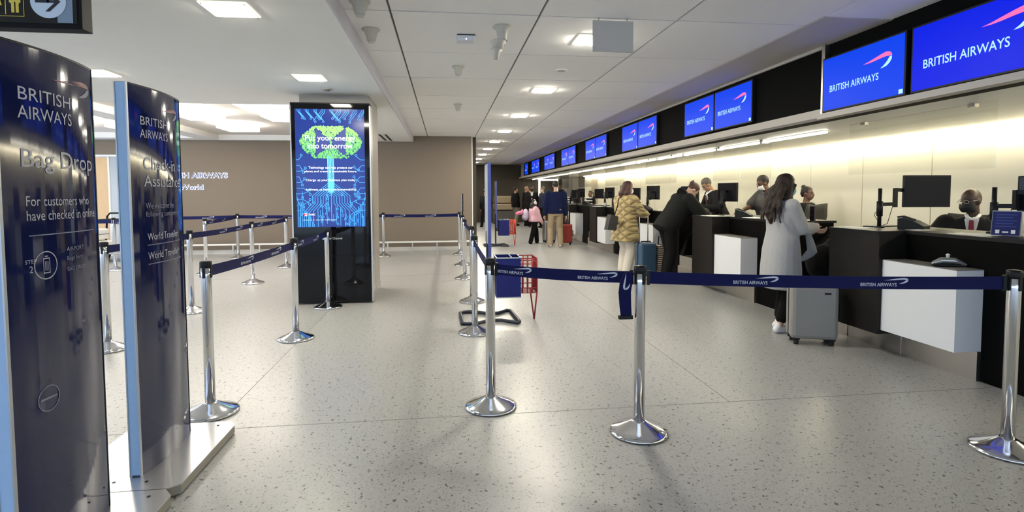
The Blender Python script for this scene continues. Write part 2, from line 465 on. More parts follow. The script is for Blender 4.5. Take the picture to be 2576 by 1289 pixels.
# ------------------------------------------------------------------ screen fascia and soffit above the desks
fa = tag(MB().box(3.70, 3.86, -6, 26.9, 2.13, 2.868).build('trim_3', M_fascia), 'long black fascia over the desks that carries the blue screens', kind='structure')
MB().box(3.672, 3.70, 4.97, 26.9, 2.135, 2.235).build('lower_rail', M_beige, fa)
MB().box(3.655, 3.672, 4.97, 26.9, 2.125, 2.150).build('lower_lip', mat('dark_lip', (0.13, 0.115, 0.10), rough=0.5), fa)
MB().box(3.672, 3.70, 4.97, 26.9, 2.815, 2.842).build('upper_rail', M_beige, fa)
MB().box(3.60, 3.70, -6, 4.95, 2.125, 2.175).build('lower_lip', M_beige, fa)
MB().box(3.655, 3.70, 4.93, 4.975, 2.15, 2.85).build('mullion', M_steel, fa)
for k in range(8):
    y = 5.02 + 2.955 * k
    if y + 2.9 < 26.9:
        MB().box(3.690, 3.70, y, y + 2.91, 2.24, 2.81).build('black_panel', M_fascia, fa)
MB().box(3.665, 3.70, 25.4, 26.3, 2.24, 2.82).build('grey_panel', mat('grey_end_panel', (0.34, 0.33, 0.32), rough=0.6), fa)
tag(MB().box(3.86, 5.86, -6, 27, 2.13, 2.5).build('ceiling_soffit', M_soffit), 'grey underside of the canopy over the check-in desks', kind='structure')

# ------------------------------------------------------------------ column
col = tag(MB().box(-1.86, -0.985, 7.42, 8.37, 0, 2.71).build('column', mat('column_cladding', (0.36, 0.335, 0.295), rough=0.45, noise=0.03, nscale=3)), 'square beige column behind the advertising screen', kind='structure')
MB().box(-0.987, -0.979, 7.47, 8.32, 0.15, 2.45).build('side_panel', mat('column_side', (0.28, 0.25, 0.22), rough=0.35), col)
MB().box(-1.87, -0.975, 7.41, 8.38, 0, 0.1).build('plinth', M_steel, col)

# ------------------------------------------------------------------ ceiling fittings
def square_lamp(loc, label, group, s=0.155, glow=None):
    t = empty('ceiling_lamp', loc, 0, label, 'ceiling light', group)
    MB().box(-s, s, -s, s, -0.012, 0.0, bev=0.004).build('glass_plate', M_lampframe, t)
    MB().box(-s * .80, s * .80, -s * .80, s * .80, -0.022 if 'tiled' in group else -0.018, -0.012, bev=0.002).build('diffuser', M_lamp if 'tiled' in group else M_lamp2, t)
    for sx in (-1, 1):
        for sy in (-1, 1):
            MB().cyl((sx * s * .88, sy * s * .88, -0.012), (sx * s * .88, sy * s * .88, -0.018), 0.007, n=8).build('clip', M_steel, t)
    return t
rw = ['first', 'second', 'third', 'fourth', 'fifth', 'sixth', 'seventh', 'eighth', 'ninth']
for k in range(9):
    lab = 'square downlight in the tiled ceiling, %s of the row counted from the grey hanging panel' % rw[k]
    square_lamp((1.375, 5.03 + 2.482 * k, 2.85), lab, 'downlights in the tiled ceiling')
square_lamp((-1.465, 4.07, 2.71), 'large square downlight nearest in the plain lowered ceiling', 'downlights in the lowered ceiling')
square_lamp((-1.465, 6.32, 2.71), 'square downlight in the lowered ceiling just before the column', 'downlights in the lowered ceiling')
square_lamp((-3.62, 6.31, 2.71), 'square downlight half hidden behind the big bag drop sign', 'downlights in the lowered ceiling')
square_lamp((-3.62, 4.07, 2.71), 'square downlight above the overhead toilet sign', 'downlights in the lowered ceiling')
def box_light(x0, y0, label):
    t = empty('box_light', (x0 + 0.29, y0 + 0.35, 2.83), 0, label, 'ceiling light', 'glowing box lights in the recessed ceiling bay')
    MB().box(-0.29, 0.29, -0.35, 0.35, -0.12, -0.004, bev=0.01).build('glowing_box', M_lampw, t)
    MB().box(-0.295, 0.295, -0.355, 0.355, -0.006, 0.0).build('mounting_frame', M_white, t)
box_light(-4.36, 11.2, 'glowing white ceiling box deepest in the recessed bay')
box_light(-4.36, 9.45, 'glowing white ceiling box beside the tall check-in sign top')
box_light(-3.01, 9.5, 'glowing white ceiling box partly behind the advertising screen')
box_light(-3.01, 7.95 + .36, 'glowing white ceiling box at the front rim of the bay')
box_light(-4.36, 7.95 + .36, 'glowing white ceiling box peeping out behind the check-in sign corner')
box_light(-6.35, 11.2, 'glowing white ceiling box between the two blue sign boards')
box_light(-6.35, 9.45, 'added fill light box behind the pale edge of the check-in sign')  # extra box, added to brighten the left part of the brown wall
box_light(-7.7, 11.2, 'added fill light box in the outer bay above the wooden door')  # also an added light, put here to lift the brown wall
box_light(-7.7, 9.45, 'added fill light box in the outer bay behind the bag drop sign')  # mostly hidden, added for more light on the wall's left end

def horn(x, y, z, s, label):
    t = empty('ceiling_detector', (x, y, z), 0, label, 'detector', 'cone detectors on the tiled ceiling')
    mm = mat('aged_plastic', (0.56, 0.53, 0.46), rough=0.6)
    MB().lathe([(0.075 * s, 0), (0.078 * s, -0.012), (0.06 * s, -0.02), (0.05 * s, -0.05 * s), (0.04 * s, -0.085 * s), (0.038 * s, -0.1 * s), (0.01, -0.102 * s)], 20).build('cone', mm, t)
    MB().lathe([(0.03 * s, -0.10 * s), (0.03 * s, -0.118 * s), (0.004, -0.12 * s)], 14).build('tip', mm, t)
horn(-0.62, 4.92, 2.85, 1.0, 'beige cone detector near the edge of the lowered ceiling')
horn(-0.61, 4.22, 2.85, 1.0, 'beige cone detector cut off by the top of the picture')
horn(0.166, 6.24, 2.85, 0.9, 'beige cone detector just behind the white ceiling box')
horn(0.223, 8.83, 2.85, 0.9, 'small beige cone detector farthest down the tiled ceiling')
t = empty('ceiling_camera', (0.50, 4.72, 2.85), 0, 'pale stacked ceiling device with three flared stages', 'camera')
mm = MATS['aged_plastic']
MB().lathe([(0.078, 0), (0.08, -0.015), (0.05, -0.03), (0.04, -0.10), (0.05, -0.125)], 20).build('flange', mm, t)
MB().lathe([(0.055, -0.12), (0.07, -0.13), (0.07, -0.138), (0.05, -0.15), (0.048, -0.20)], 20, (-0.035, 0, 0)).build('housing', mm, t)
MB().lathe([(0.05, -0.195), (0.06, -0.205), (0.035, -0.22), (0.026, -0.28), (0.012, -0.285)], 18, (-0.055, 0, 0)).build('nozzle', mm, t)
t = empty('access_point', (0.205, 5.03, 2.85), 0, 'small white wireless box on the tiled ceiling', 'wireless box')
MB().box(-0.085, 0.085, -0.06, 0.06, -0.06, -0.01, bev=0.012).build('casing', mat('white_plastic', (0.68, 0.70, 0.74), rough=0.4), t)
MB().box(-0.08, 0.08, -0.05, 0.05, -0.012, 0).build('bracket', M_blackpl, t)
MB().cyl((0, -0.061, -0.045), (0, -0.058, -0.045), 0.006, n=10).build('status_light', mat('led', (1, 1, 1), emit=2), t)
for (x, y, lab) in ((1.356, 6.29, 'flat round speaker grille on a ceiling tile near the second downlight'), (1.37, 11.29, 'small flat round speaker grille far down the tiled ceiling')):
    t = empty('ceiling_speaker', (x, y, 2.85), 0, lab, 'speaker', 'round ceiling speakers')
    MB().lathe([(0.075, 0), (0.075, -0.01), (0.06, -0.014)], 24).build('rim', M_tile, t)
    MB().lathe([(0.058, -0.013), (0.03, -0.016), (0.004, -0.017)], 24).build('grille', mat('grille_grey', (0.42, 0.40, 0.37), rough=0.7), t)
t = empty('dome_detector', (-1.42, 6.985, 2.71), 0, 'small round flush detector on the lowered ceiling above the screen', 'detector')
MB().lathe([(0.07, 0), (0.07, -0.008), (0.05, -0.012)], 20).build('rim', M_beige, t)
MB().lathe([(0.045, -0.010), (0.03, -0.025), (0.004, -0.03)], 16).build('eye', mat('smoke_plastic', (0.2, 0.2, 0.2), rough=0.3), t)
t = empty('hanging_panel', (1.385, 4.42, 2.85), 0, 'plain grey square panel hanging below the tiled ceiling', 'panel')
MB().box(-0.17, 0.17, -0.012, 0.012, -0.27, -0.02, bev=0.003).build('board', mat('grey_board', (0.50, 0.48, 0.45), rough=0.6, noise=0.04, nscale=60), t)
for sx in (-0.12, 0.12):
    MB().cyl((sx, 0, -0.03), (sx, 0, 0), 0.004, n=6).build('hanger', M_steel, t)
t = empty('slot_diffuser', (-1.42, 12.9, 2.71), 0, 'black twin slot air diffuser in the lowered ceiling by the column', 'air vent')
for dx in (0, 0.13):
    MB().box(dx, dx + 0.05, -0.75, 0.6, -0.004, 0).build('slot', mat('slot_black', (0.02, 0.02, 0.02), rough=0.8), t)

# strip lights under the canopy
sl = MB().box(-0.035, 0.035, 0.0, 1.16, -0.028, -0.006).mesh('tube_cover'); sl.materials.append(M_strip)
sh = MB().box(-0.045, 0.045, -0.02, 1.18, -0.01, 0.0).mesh('housing'); sh.materials.append(M_steel)
se = MB().box(-0.05, 0.05, 1.18, 1.235, -0.04, 0.0).mesh('end_cap'); se.materials.append(M_white)
for k in range(17):
    t = empty('strip_light', (4.36, 5.85 + 1.235 * k, 2.13), 0, 'bright linear light under the canopy, %s segment from the near end of the line' % ['first', 'second', 'third', 'fourth', 'fifth', 'sixth', 'seventh', 'eighth', 'ninth', 'tenth', 'eleventh', 'twelfth', 'thirteenth', 'fourteenth', 'fifteenth', 'sixteenth', 'seventeenth'][k], 'strip light', 'strip lights under the canopy')
    link('tube_cover', sl, None, t); link('housing', sh, None, t); link('end_cap', se, None, t)
cl = MB().box(-0.03, 0.03, 0, 27.3, -0.02, -0.004).mesh('cove_light'); cl.materials.append(M_cove)
tag(link('cove_light', cl, None, None, (5.79, -5.0, 2.13)), 'warm line of light along the top of the cream wall', 'cove light')

# ================================================================== check-in desks
PITCH = 2.955
NST = 6
ordn = ['first', 'second', 'third', 'fourth', 'fifth', 'sixth', 'seventh', 'eighth']
def desk(k):
    o = PITCH * k
    who = ['with the bald agent in a suit behind it', 'with the two agents behind it beside the grey coat', 'where the person in black bends over', 'where the woman in the tan quilted jacket stands',
           'beside the red suitcase'][k] if k < 5 else '%s from the near end of the row' % ordn[k]
    t = empty('check_in_desk', (3.96, 3.9 + o, 0), 0, 'black check-in desk %s' % who, 'desk', 'check-in desks in a row')
    # local frame: x outwards from the desk front (3.96), y along the hall from 3.9
    MB().box(-0.26, 0.55, 0.35, 0.96, 0.188, 1.055).build('tower_panel', M_darkwood, t)
    MB().box(-0.035, 0.0, 0.34, 0.96, 0.0, 0.188).build('kick_plate', M_steel, t)
    MB().box(0.0, 0.55, -0.95, -0.34, 0.0, 1.055).build('side_block', M_black, t)
    MB().box(0.0, 0.55, -0.34, 0.36, 0.24, 1.055).build('front_panel', M_black, t)
    MB().box(-0.03, 0.0, -0.34, 0.36, 0.0, 0.22).build('kick_plate', M_steel, t)
    # customer shelf: the white box hung on the front
    sh = MB().box(-0.225, 0.0, -0.34, 0.395 if False else 0.348, 0.225, 0.835).build('shelf_box', M_whitebox, t)
    MB().box(-0.224, -0.001, -0.339, 0.347, 0.835, 0.841).build('shelf_top', M_greytop, sh)
    # worktop
    w = MB()
    w.prism([(0.0 - 0.01, -0.95), (0.62, -0.95), (0.62, 0.965), (-0.27, 0.965), (-0.27, 0.345), (-0.01, 0.345)], 1.055, 1.083)
    w.build('worktop', M_blackpl, t)
    MB().box(0.56, 0.60, -0.93, 0.95, 0.70, 1.055).build('staff_rail', M_black, t)
    return t
for k in range(-1, NST):
    if k < 0:
        continue
    desk(k)
# belt inlets between the desks
for k in range(NST - 1):
    o = PITCH * k
    t = empty('baggage_belt', (3.96, 5.4 + o, 0), 0, ('black baggage belt inlet %s' % ['beside the woman in the grey coat', 'behind the person bending over', 'between the third and fourth desks', 'between the tan jacket and the red suitcase', 'beyond the red suitcase', 'sixth along the row of desks', 'last before the end wall'][k]), 'conveyor', 'baggage belts between the desks')
    MB().box(0.0, 0.66, -0.52, 0.48, 0.10, 0.36).build('belt_frame', M_steel, t)
    MB().box(0.02, 0.66, -0.36, 0.32, 0.36, 0.375).build('belt', M_rubber, t)
    MB().box(-0.03, 0.0, -0.52, 0.48, 0.0, 0.19).build('kick_plate', M_steel, t)
    for y in (-0.52, 0.34):
        MB().prism([(0.0, 0.36), (0.66, 0.36), (0.66, 0.95), (0.45, 0.92), (0.10, 0.70)], y, y + 0.14, 'y').build('side_cheek', M_black, t)

# ------------------------------------------------------------------ blue airline screens on the fascia
M_scr = mat('screen_blue', (0.0, 0.005, 0.08), rough=0.4, spec=0.1, emit=G, emit_color=(0.0, 0.055, 0.86))
M_scr2 = mat('screen_blue_deep', (0.0, 0.003, 0.08), rough=0.4, spec=0.1, emit=G, emit_color=(0.0, 0.012, 0.80))
M_scrt = mat('screen_pale_blue', (0.3, 0.5, 0.8), emit=G, emit_color=(0.33, 0.62, 0.95))
M_scrr = mat('screen_red', (0.8, 0.1, 0.3), emit=G, emit_color=(0.80, 0.11, 0.32))
T_BA = text_mesh('BRITISH AIRWAYS', w=0.56, h=0.058, bold=0.01)
def flatface(x):  # (u, v) on a screen that looks along -x; u runs towards the viewer's right, i.e. towards -y
    return lambda u, v: (x, -u, v)
SCR = {}
def screen_meshes(w, h):
    key = (w, h)
    if key in SCR: return SCR[key]
    s = {}
    s['bezel'] = MB().box(-0.045, 0.0, -w / 2, w / 2, -h / 2, h / 2, bev=0.004).mesh('bezel'); s['bezel'].materials.append(M_blackpl)
    a = w / 2 - 0.016; b = h / 2 - 0.016
    s['display'] = MB().box(-0.047, -0.045, -a, a, -b, b).mesh('display')
    f = w / 0.92
    m = MB(); place_text(m, T_BA, lambda u, v: (-0.0480, -(u - 0.36) * f, (v - 0.075) * f)); s['lettering'] = m.mesh('lettering'); s['lettering'].materials.append(M_scrt)
    for nm, poly, mm in (('ribbon_red', SWOOSH_A, M_scrr), ('ribbon_white', SWOOSH_B, M_scrt)):
        m = MB(); m.add([(-0.0480, -(0.03 + px * 0.30) * f, (-0.03 + py * 0.20) * f) for px, py in poly], [tuple(range(len(poly)))])
        s[nm] = m.mesh(nm); s[nm].materials.append(mm)
    m = MB(); m.add([(-0.0480, -(a - 0.045) , -b + 0.005), (-0.0480, -a + 0.004, -b + 0.005), (-0.0480, -a + 0.004, -b + 0.04), (-0.0480, -(a - 0.045), -b + 0.04)], [(0, 1, 2, 3)])
    s['corner_mark'] = m.mesh('corner_mark'); s['corner_mark'].materials.append(M_scrt)
    SCR[key] = s
    return s
def wall_screen(y, z, w, h, label, deep=False, x=3.69):
    t = empty('display_screen', (x, y, z), 0, label, 'screen', 'blue screens over the desks')
    s = screen_meshes(w, h)
    link('bezel', s['bezel'], None, t)
    dm = s['display'].copy() if deep else s['display']
    if len(dm.materials) == 0: dm.materials.append(M_scr2 if deep else M_scr)
    d = link('display', dm, None, t)
    link('lettering', s['lettering'], None, d); link('ribbon_red', s['ribbon_red'], None, d); link('ribbon_white', s['ribbon_white'], None, d); link('corner_mark', s['corner_mark'], None, d)
    return t
SCR_H = 0.515
wall_screen(3.395, 2.445, 1.06, 0.515, 'largest blue airline screen, cut by the picture edge over the bald agent', True, 3.688)
wall_screen(4.455, 2.445, 0.965, 0.515, 'blue airline screen just on the near side of the metal mullion', False, 3.688)
for k in range(7):
    for j in (0, 1):
        yc = (6.62 if j == 0 else 7.555) + PITCH * k
        if k == 6 and j == 1: continue
        lab = 'blue airline screen, %s one of the %s pair beyond the mullion' % (('nearer', 'farther')[j], ordn[k])
        if k == 6: lab = 'single blue airline screen farthest down the fascia'
        wall_screen(yc, 2.515, 0.918, 0.51, lab, False)

# ------------------------------------------------------------------ clear screens hanging over the desks
for k in range(6):
    t = empty('clear_screen', (4.265, 3.78 + PITCH * k, 1.083), 0, 'clear acrylic sheet hanging between the canopy and the %s desk' % ordn[k], 'acrylic screen', 'clear screens over the desks')
    MB().box(-0.004, 0.004, 0, 1.56, 0.52, 1.047).build('sheet', M_clear, t)
    for y in (0.2, 1.36):
        MB().box(-0.02, 0.02, y - 0.03, y + 0.03, 1.02, 1.047).build('clamp', M_steel, t)

# ================================================================== stanchions and belts
M_belt = mat('navy_webbing', (0.003, 0.005, 0.060), rough=0.7, spec=0.2, bump=0.2, bscale=900)
M_beltw = mat('belt_print', (0.55, 0.58, 0.66), rough=0.6)
BASE = MB().lathe([(0.166, 0.0), (0.172, 0.006), (0.171, 0.014), (0.160, 0.022), (0.12, 0.036), (0.075, 0.056), (0.048, 0.070), (0.036, 0.076)], 48).mesh('base'); BASE.materials.append(M_chrome)
POST = MB().lathe([(0.0315, 0.05), (0.0315, 0.90), (0.0315, 0.965)], 28).mesh('post'); POST.materials.append(M_chrome)
CAPM = MB().lathe([(0.034, 0.955), (0.036, 0.962), (0.036, 0.985), (0.034, 0.994), (0.02, 0.998), (0.004, 0.999)], 28).mesh('cap'); CAPM.materials.append(M_blackpl)
_sl = MB()
for a in range(4):
    c, s_ = math.cos(a * math.pi / 2), math.sin(a * math.pi / 2)
    p = Vector((c * 0.031, s_ * 0.031, 0)); q = Vector((c * 0.0355, s_ * 0.0355, 0))
    _sl.bar(p + Vector((0, 0, 0.925)), q + Vector((0, 0, 0.925)), 0.018, 0.075)
SLOT = _sl.mesh('belt_slots'); SLOT.materials.append(M_blackpl)
def stanchion(x, y, label, rz=0.0, lean=0.0):
    t = empty('stanchion', (x, y, 0), rz, label, 'stanchion', 'queue stanchions')
    link('base', BASE, None, t); link('post', POST, None, t); link('cap', CAPM, None, t); link('belt_slots', SLOT, None, t)
    return t
PST = dict(A=(.29, 3.557), B=(1.128, 3.054), C=(3.04, 2.565), D=(.290, 5.506), E=(.345, 7.13), F=(.322, 9.11), G=(.345, 10.85), H=(.328, 12.75),
           I=(-1.40, 12.68), J=(-1.53, 3.70), K=(-1.467, 5.52), L=(-1.468, 7.02), M=(-3.065, 9.12), N=(-3.06, 6.98), Q=(-3.09, 5.37), S=(-3.08, 11.05), O=(-4.25, 10.3), P=(-4.6, 12.8), R=(-6.2, 11.1))
LAB = dict(A='chrome stanchion in front of the blue bag box, first of the receding row', B='chrome stanchion in the middle front with a loose belt end hanging beside it', C='chrome stanchion at the picture edge before the white desk shelf',
           D='chrome stanchion beside the black tubular foot of the bag sizer', E='chrome stanchion third in the receding row past the bag sizer', F='chrome stanchion fourth in the receding row, before the brown wall edge',
           G='chrome stanchion carrying a small upright blue card holder', H='chrome stanchion at the far corner of the queue near the brown wall edge', I='chrome stanchion at the brown wall just past the advertising column',
           J='chrome stanchion standing at the end of the blue sign base plate', K='chrome stanchion to the near side of the advertising screen', L='chrome stanchion directly in front of the black advertising screen',
           M='chrome stanchion standing alone in the middle of the left lane', N='chrome stanchion close behind the tall check-in sign', Q='chrome stanchion seen in the gap between the two blue sign boards',
           S='chrome stanchion whose base peeps out beside the advertising screen', O='chrome stanchion between the check-in sign and the glowing wall name', P='chrome stanchion farthest left before the brown wall rail', R='chrome stanchion seen far back between the two signs')
for k_, p in PST.items():
    stanchion(p[0], p[1], LAB[k_], 0.35 if k_ in 'AB' else 0.0)
T_BELT = text_mesh('BRITISH AIRWAYS', w=0.186, h=0.0195, bold=0.012)
BZ0, BZ1 = 0.892, 0.962
def belt(a, b, label, prints=(), sag=0.012, back=False, w=None):
    ax, ay = a; bx, by = b
    L = math.hypot(bx - ax, by - ay); dx, dy = (bx - ax) / L, (by - ay) / L; nx, ny = dy, -dx
    t = empty('barrier_belt', (ax, ay, 0), 0, label, 'belt', 'queue barrier belts')
    n = 14; r0 = 0.046; seg = []
    def P(s, z, off=0.0):
        u = s / L; sg = sag * 4 * u * (1 - u)
        return (dx * s + nx * off, dy * s + ny * off, z - sg)
    rings = []
    for i in range(n + 1):
        s = r0 + (L - 2 * r0) * i / n
        rings.append([P(s, BZ0, -0.0012), P(s, BZ0, 0.0012), P(s, BZ1, 0.0012), P(s, BZ1, -0.0012)])
    web = MB().rings(rings, smooth=False).build('webbing', M_belt, t)
    for s in (r0 - 0.001, L - r0 - 0.005):
        MB().bar(P(s - 0.006, (BZ0 + BZ1) / 2), P(s + 0.012, (BZ0 + BZ1) / 2), 0.014, 0.085).build('end_clip', M_blackpl, t)
    side = 0.002
    for s0 in prints:
        m = MB()
        place_text(m, T_BELT, lambda u, v: P(s0 + u, BZ0 + 0.015 + v, side))
        for poly in (SWOOSH_A, SWOOSH_B):
            m.add([P(s0 + 0.12 + px * 0.125, BZ0 + 0.0195 + py * 0.055, side) for px, py in poly], [tuple(range(len(poly)))])
        m.build('airline_print', M_beltw, t)
    return t
# normals: (dy,-dx) for a->b. Print sits on the side the hall visitor sees.
belt(PST['A'], PST['B'], 'navy belt with airline name in front of the red wire cage', (-0.08 + 0.13, 0.60))
belt(PST['B'], PST['C'], 'long navy belt with airline names crossing before the grey suitcase', (0.523, 1.201))
belt(PST['A'], PST['D'], 'navy belt running back from the front corner stanchion beside the bag sizer foot', (1.0,))
belt(PST['D'], PST['E'], 'navy belt second along the receding stanchion row')
belt(PST['E'], PST['F'], 'navy belt third along the receding stanchion row')
belt(PST['F'], PST['G'], 'navy belt fourth along the receding stanchion row')
belt(PST['G'], PST['H'], 'navy belt farthest along the receding stanchion row')
belt(PST['I'], PST['H'], 'navy belt stretched before the brown wall next to the column', (0.25, 0.95))
belt(PST['J'], PST['K'], 'navy belt sloping from the sign base to the stanchion by the screen', (0.55, 1.2))
belt(PST['K'], PST['L'], 'navy belt crossing the black lower half of the advertising screen', (0.12, 0.8))
belt(PST['Q'], PST['N'], 'navy belt seen between the two blue sign boards')
belt(PST['N'], PST['M'], 'navy belt from behind the check-in sign to the lone middle stanchion', (0.9, 1.5))
belt(PST['M'], PST['S'], 'navy belt from the lone middle stanchion towards the advertising screen', (0.3, 1.1))
belt(PST['O'], PST['P'], 'navy belt under the glowing wall name', (0.3, 1.2))
belt((-6.9, 12.6), PST['P'], 'navy belt farthest back along the brown wall rail', (0.9, 1.6))
belt(PST['P'], PST['I'], 'navy belt along the brown wall passing behind the column', (0.4, 1.1, 1.8, 2.5))
belt(PST['R'], (-4.9, 9.6), 'navy belt far back in the gap beside the tall sign', (0.3,))
belt((-8.0, 11.6), PST['R'], 'navy belt crossing before the white luggage far back', (0.5,))
# loose belt end hanging beside the middle stanchion
t = empty('loose_belt_end', (1.045, 3.06, 0), 0, 'loose end of navy belt hanging down beside the middle stanchion', 'belt')
m = MB()
rings = []
for z, x, hw in ((0.955, 0.018, 0.03), (0.90, 0.0, 0.038), (0.84, -0.008, 0.037), (0.76, -0.004, 0.035), (0.70, 0.002, 0.033)):
    rings.append([(x - hw, -0.006, z), (x + hw, -0.006, z), (x + hw, -0.001, z), (x - hw, -0.001, z)])
m.rings(rings, smooth=False).build('webbing', M_belt, t)
MB().box(-0.045, 0.04, -0.018, 0.01, 0.682, 0.705, bev=0.004).build('end_clip', M_blackpl, t)
m = MB()
for poly in (SWOOSH_A, SWOOSH_B):
    m.add([(0.022 - (py - 0.2) * 0.07, -0.0075, 0.955 - px * 0.10) for px, py in poly], [tuple(range(len(poly)))])
m.build('airline_print', M_beltw, t)
# card holder on the fifth stanchion of the row
t = empty('card_holder', (PST['G'][0], PST['G'][1], 1.0), 0, 'small blue upright card in a holder on top of a far stanchion', 'sign')
MB().cyl((0, 0, 0), (0, 0, 0.09), 0.012, n=10).build('stem', M_blackpl, t)
MB().box(-0.012, 0.012, -0.16, 0.16, 0.07, 0.42, bev=0.004).build('frame', M_blackpl, t)
MB().box(-0.016, -0.012, -0.145, 0.145, 0.085, 0.405).build('card', mat('pale_blue_card', (0.42, 0.52, 0.85), rough=0.5), t)
m = MB()
for i in range(5):
    m.box(-0.018, -0.016, -0.11, 0.10 - 0.03 * (i % 3), 0.14 + 0.05 * i, 0.155 + 0.05 * i)
m.build('print_lines', mat('card_blue_ink', (0.05, 0.07, 0.4), rough=0.5), t)

# ================================================================== advertising display in front of the column
KX0, KX1, KY = -1.932, -0.945, 7.235
t = empty('advertising_display', ((KX0 + KX1) / 2, KY + 0.09, 0), 0, 'tall black advertising display with a glowing blue circuit poster against the column', 'display')
M_gloss = mat('black_gloss_glass', (0.004, 0.004, 0.005), rough=0.05, spec=0.25)
hw = (KX1 - KX0) / 2
MB().box(-hw, hw, -0.085, 0.088, 0.02, 2.585, bev=0.006).build('casing', M_blackpl, t)
MB().box(-hw - 0.004, -hw + 0.012, -0.09, 0.085, 0.02, 2.55).build('edge_profile', M_steel, t)
MB().box(hw - 0.012, hw + 0.006, -0.09, 0.085, 0.02, 2.55).build('edge_profile', M_steel, t)
MB().box(-hw + 0.012, hw - 0.012, -0.092, -0.085, 0.03, 0.62).build('lower_panel', M_gloss, t)
MB().box(-hw + 0.012, hw - 0.012, -0.092, -0.085, 0.626, 2.57).build('glass_front', M_gloss, t)
# everything the lit screen shows; z measured from the floor, x from the middle
SX0, SX1, SZ0, SZ1 = -1.873 + 1.4385, -1.017 + 1.4385, 1.0, 2.503
yk = -0.0925
disp = MB().box(SX0, SX1, yk - 0.001, yk, SZ0, SZ1).build('lit_screen', mat('poster_blue', (0.01, 0.02, 0.1), rough=0.15, spec=0.3, emit=G, emit_color=(0.012, 0.032, 0.22)), t)
M_line = mat('poster_cyan', (0.05, 0.3, 0.8), emit=G, emit_color=(0.035, 0.28, 0.85))
M_line2 = mat('poster_bright_cyan', (0.1, 0.5, 0.9), emit=G, emit_color=(0.10, 0.58, 1.0))
M_ptxt = mat('poster_white', (0.8, 0.9, 1.0), emit=G, emit_color=(0.72, 0.84, 1.0))
def strip2(m, pts, w, y):
    """a flat line of width w through (x, z) points"""
    L, Rr = [], []
    for i, p in enumerate(pts):
        a = pts[max(0, i - 1)]; b = pts[min(len(pts) - 1, i + 1)]
        dx, dz = b[0] - a[0], b[1] - a[1]; l = math.hypot(dx, dz) or 1
        nx, nz = -dz / l * w / 2, dx / l * w / 2
        L.append((p[0] + nx, y, p[1] + nz)); Rr.append((p[0] - nx, y, p[1] - nz))
    vs = L + Rr; n = len(pts)
    m.add(vs, [(i, i + 1, n + i + 1, n + i) for i in range(n - 1)])
def ring2(m, c, r, w, y, n=12):
    vs = [(c[0] + rr * math.cos(2 * math.pi * i / n), y, c[1] + rr * math.sin(2 * math.pi * i / n)) for rr in (r, r - w) for i in range(n)]
    m.add(vs, [(i, (i + 1) % n, n + (i + 1) % n, n + i) for i in range(n)])
def clampx(x): return max(SX0 + .004, min(SX1 - .004, x))
y1 = yk - 0.002
lines = MB(); rnd = random.Random(3)
W_ = SX1 - SX0; cx = (SX0 + SX1) / 2
# trunk lines that fan out below
for i in range(15):
    f = (i - 7) / 7.0
    x0 = cx + f * 0.036
    s = 1 if f >= 0 else -1
    x2 = cx + f * W_ * 0.46
    z1 = 1.46 - abs(f) * -0.10 - 0.07 * (1 - abs(f))
    d = abs(x2 - x0)
    pts = [(x0, 1.62), (x0, z1 + 0.0), (x0 + (x2 - x0) * .55, z1 - d * .45), (x0 + (x2 - x0) * .55, z1 - d * .45 - 0.09), (x2, z1 - d * .95 - 0.09), (x2, max(SZ0 + .004, z1 - d - 0.32))]
    strip2(lines, [(clampx(a), max(SZ0 + .003, b)) for a, b in pts], 0.0068, y1)
# side traces
for side in (-1, 1):
    xe = SX0 if side < 0 else SX1
    for i in range(11):
        z = 1.86 - i * 0.072
        a = rnd.uniform(0.05, 0.13) + 0.008 * i
        dz = -rnd.uniform(0.04, 0.10)
        pts = [(xe - side * .004, z), (xe - side * a * .5, z), (xe - side * a, z + (dz if i % 2 else -dz * .6))]
        if i < 10: strip2(lines, pts, 0.006, y1); ring2(lines, (pts[-1][0], pts[-1][1] + (-.014 if i % 2 else .014)), 0.016, 0.006, y1)
    for i in range(9):
        x = xe - side * (0.02 + 0.024 * i)
        zt = 1.44 - 0.036 * i
        pts = [(x, SZ0 + .004), (x, zt - 0.12), (x - side * -0.05, zt - 0.05), (x + side * 0.05, zt)]
        strip2(lines, [(clampx(p[0]), p[1]) for p in pts], 0.006, y1)
# top traces
for i in range(9):
    x = SX0 + 0.03 + i * 0.1
    for j in range(3):
        l = rnd.uniform(.05, .13)
        s = 1 if i in (0, 1, 2, 4) else -1
        pts = [(clampx(x + j * .018), SZ1 - .004), (clampx(x + j * .018), SZ1 - .02 - j * .012), (clampx(x + j * .018 + s * l * .7), SZ1 - .03 - l * .8 - j * .01)]
        strip2(lines, pts, 0.006, y1)
        if j != 1: ring2(lines, (pts[-1][0], pts[-1][1] - .014), 0.014, 0.005, y1)
# scattered pads
for i in range(46):
    x = rnd.uniform(SX0 + .04, SX1 - .04); z = SZ0 + 0.03 + 0.40 * rnd.random() ** 1.2
    ring2(lines, (x, z), 0.015, 0.006, y1)
    strip2(lines, [(x, z + .015), (x, min(z + rnd.uniform(.03, .09), 1.5))], 0.005, y1)
tag(lines.build('circuit_lines', M_line, disp), kind='stuff')
tr = MB()
for i in range(5):
    strip2(tr, [(cx - 0.034 + 0.017 * i, 1.93), (cx - 0.034 + 0.017 * i, 1.44)], 0.011, y1 - 0.0006)
tr.build('circuit_trunk', M_line2, disp)
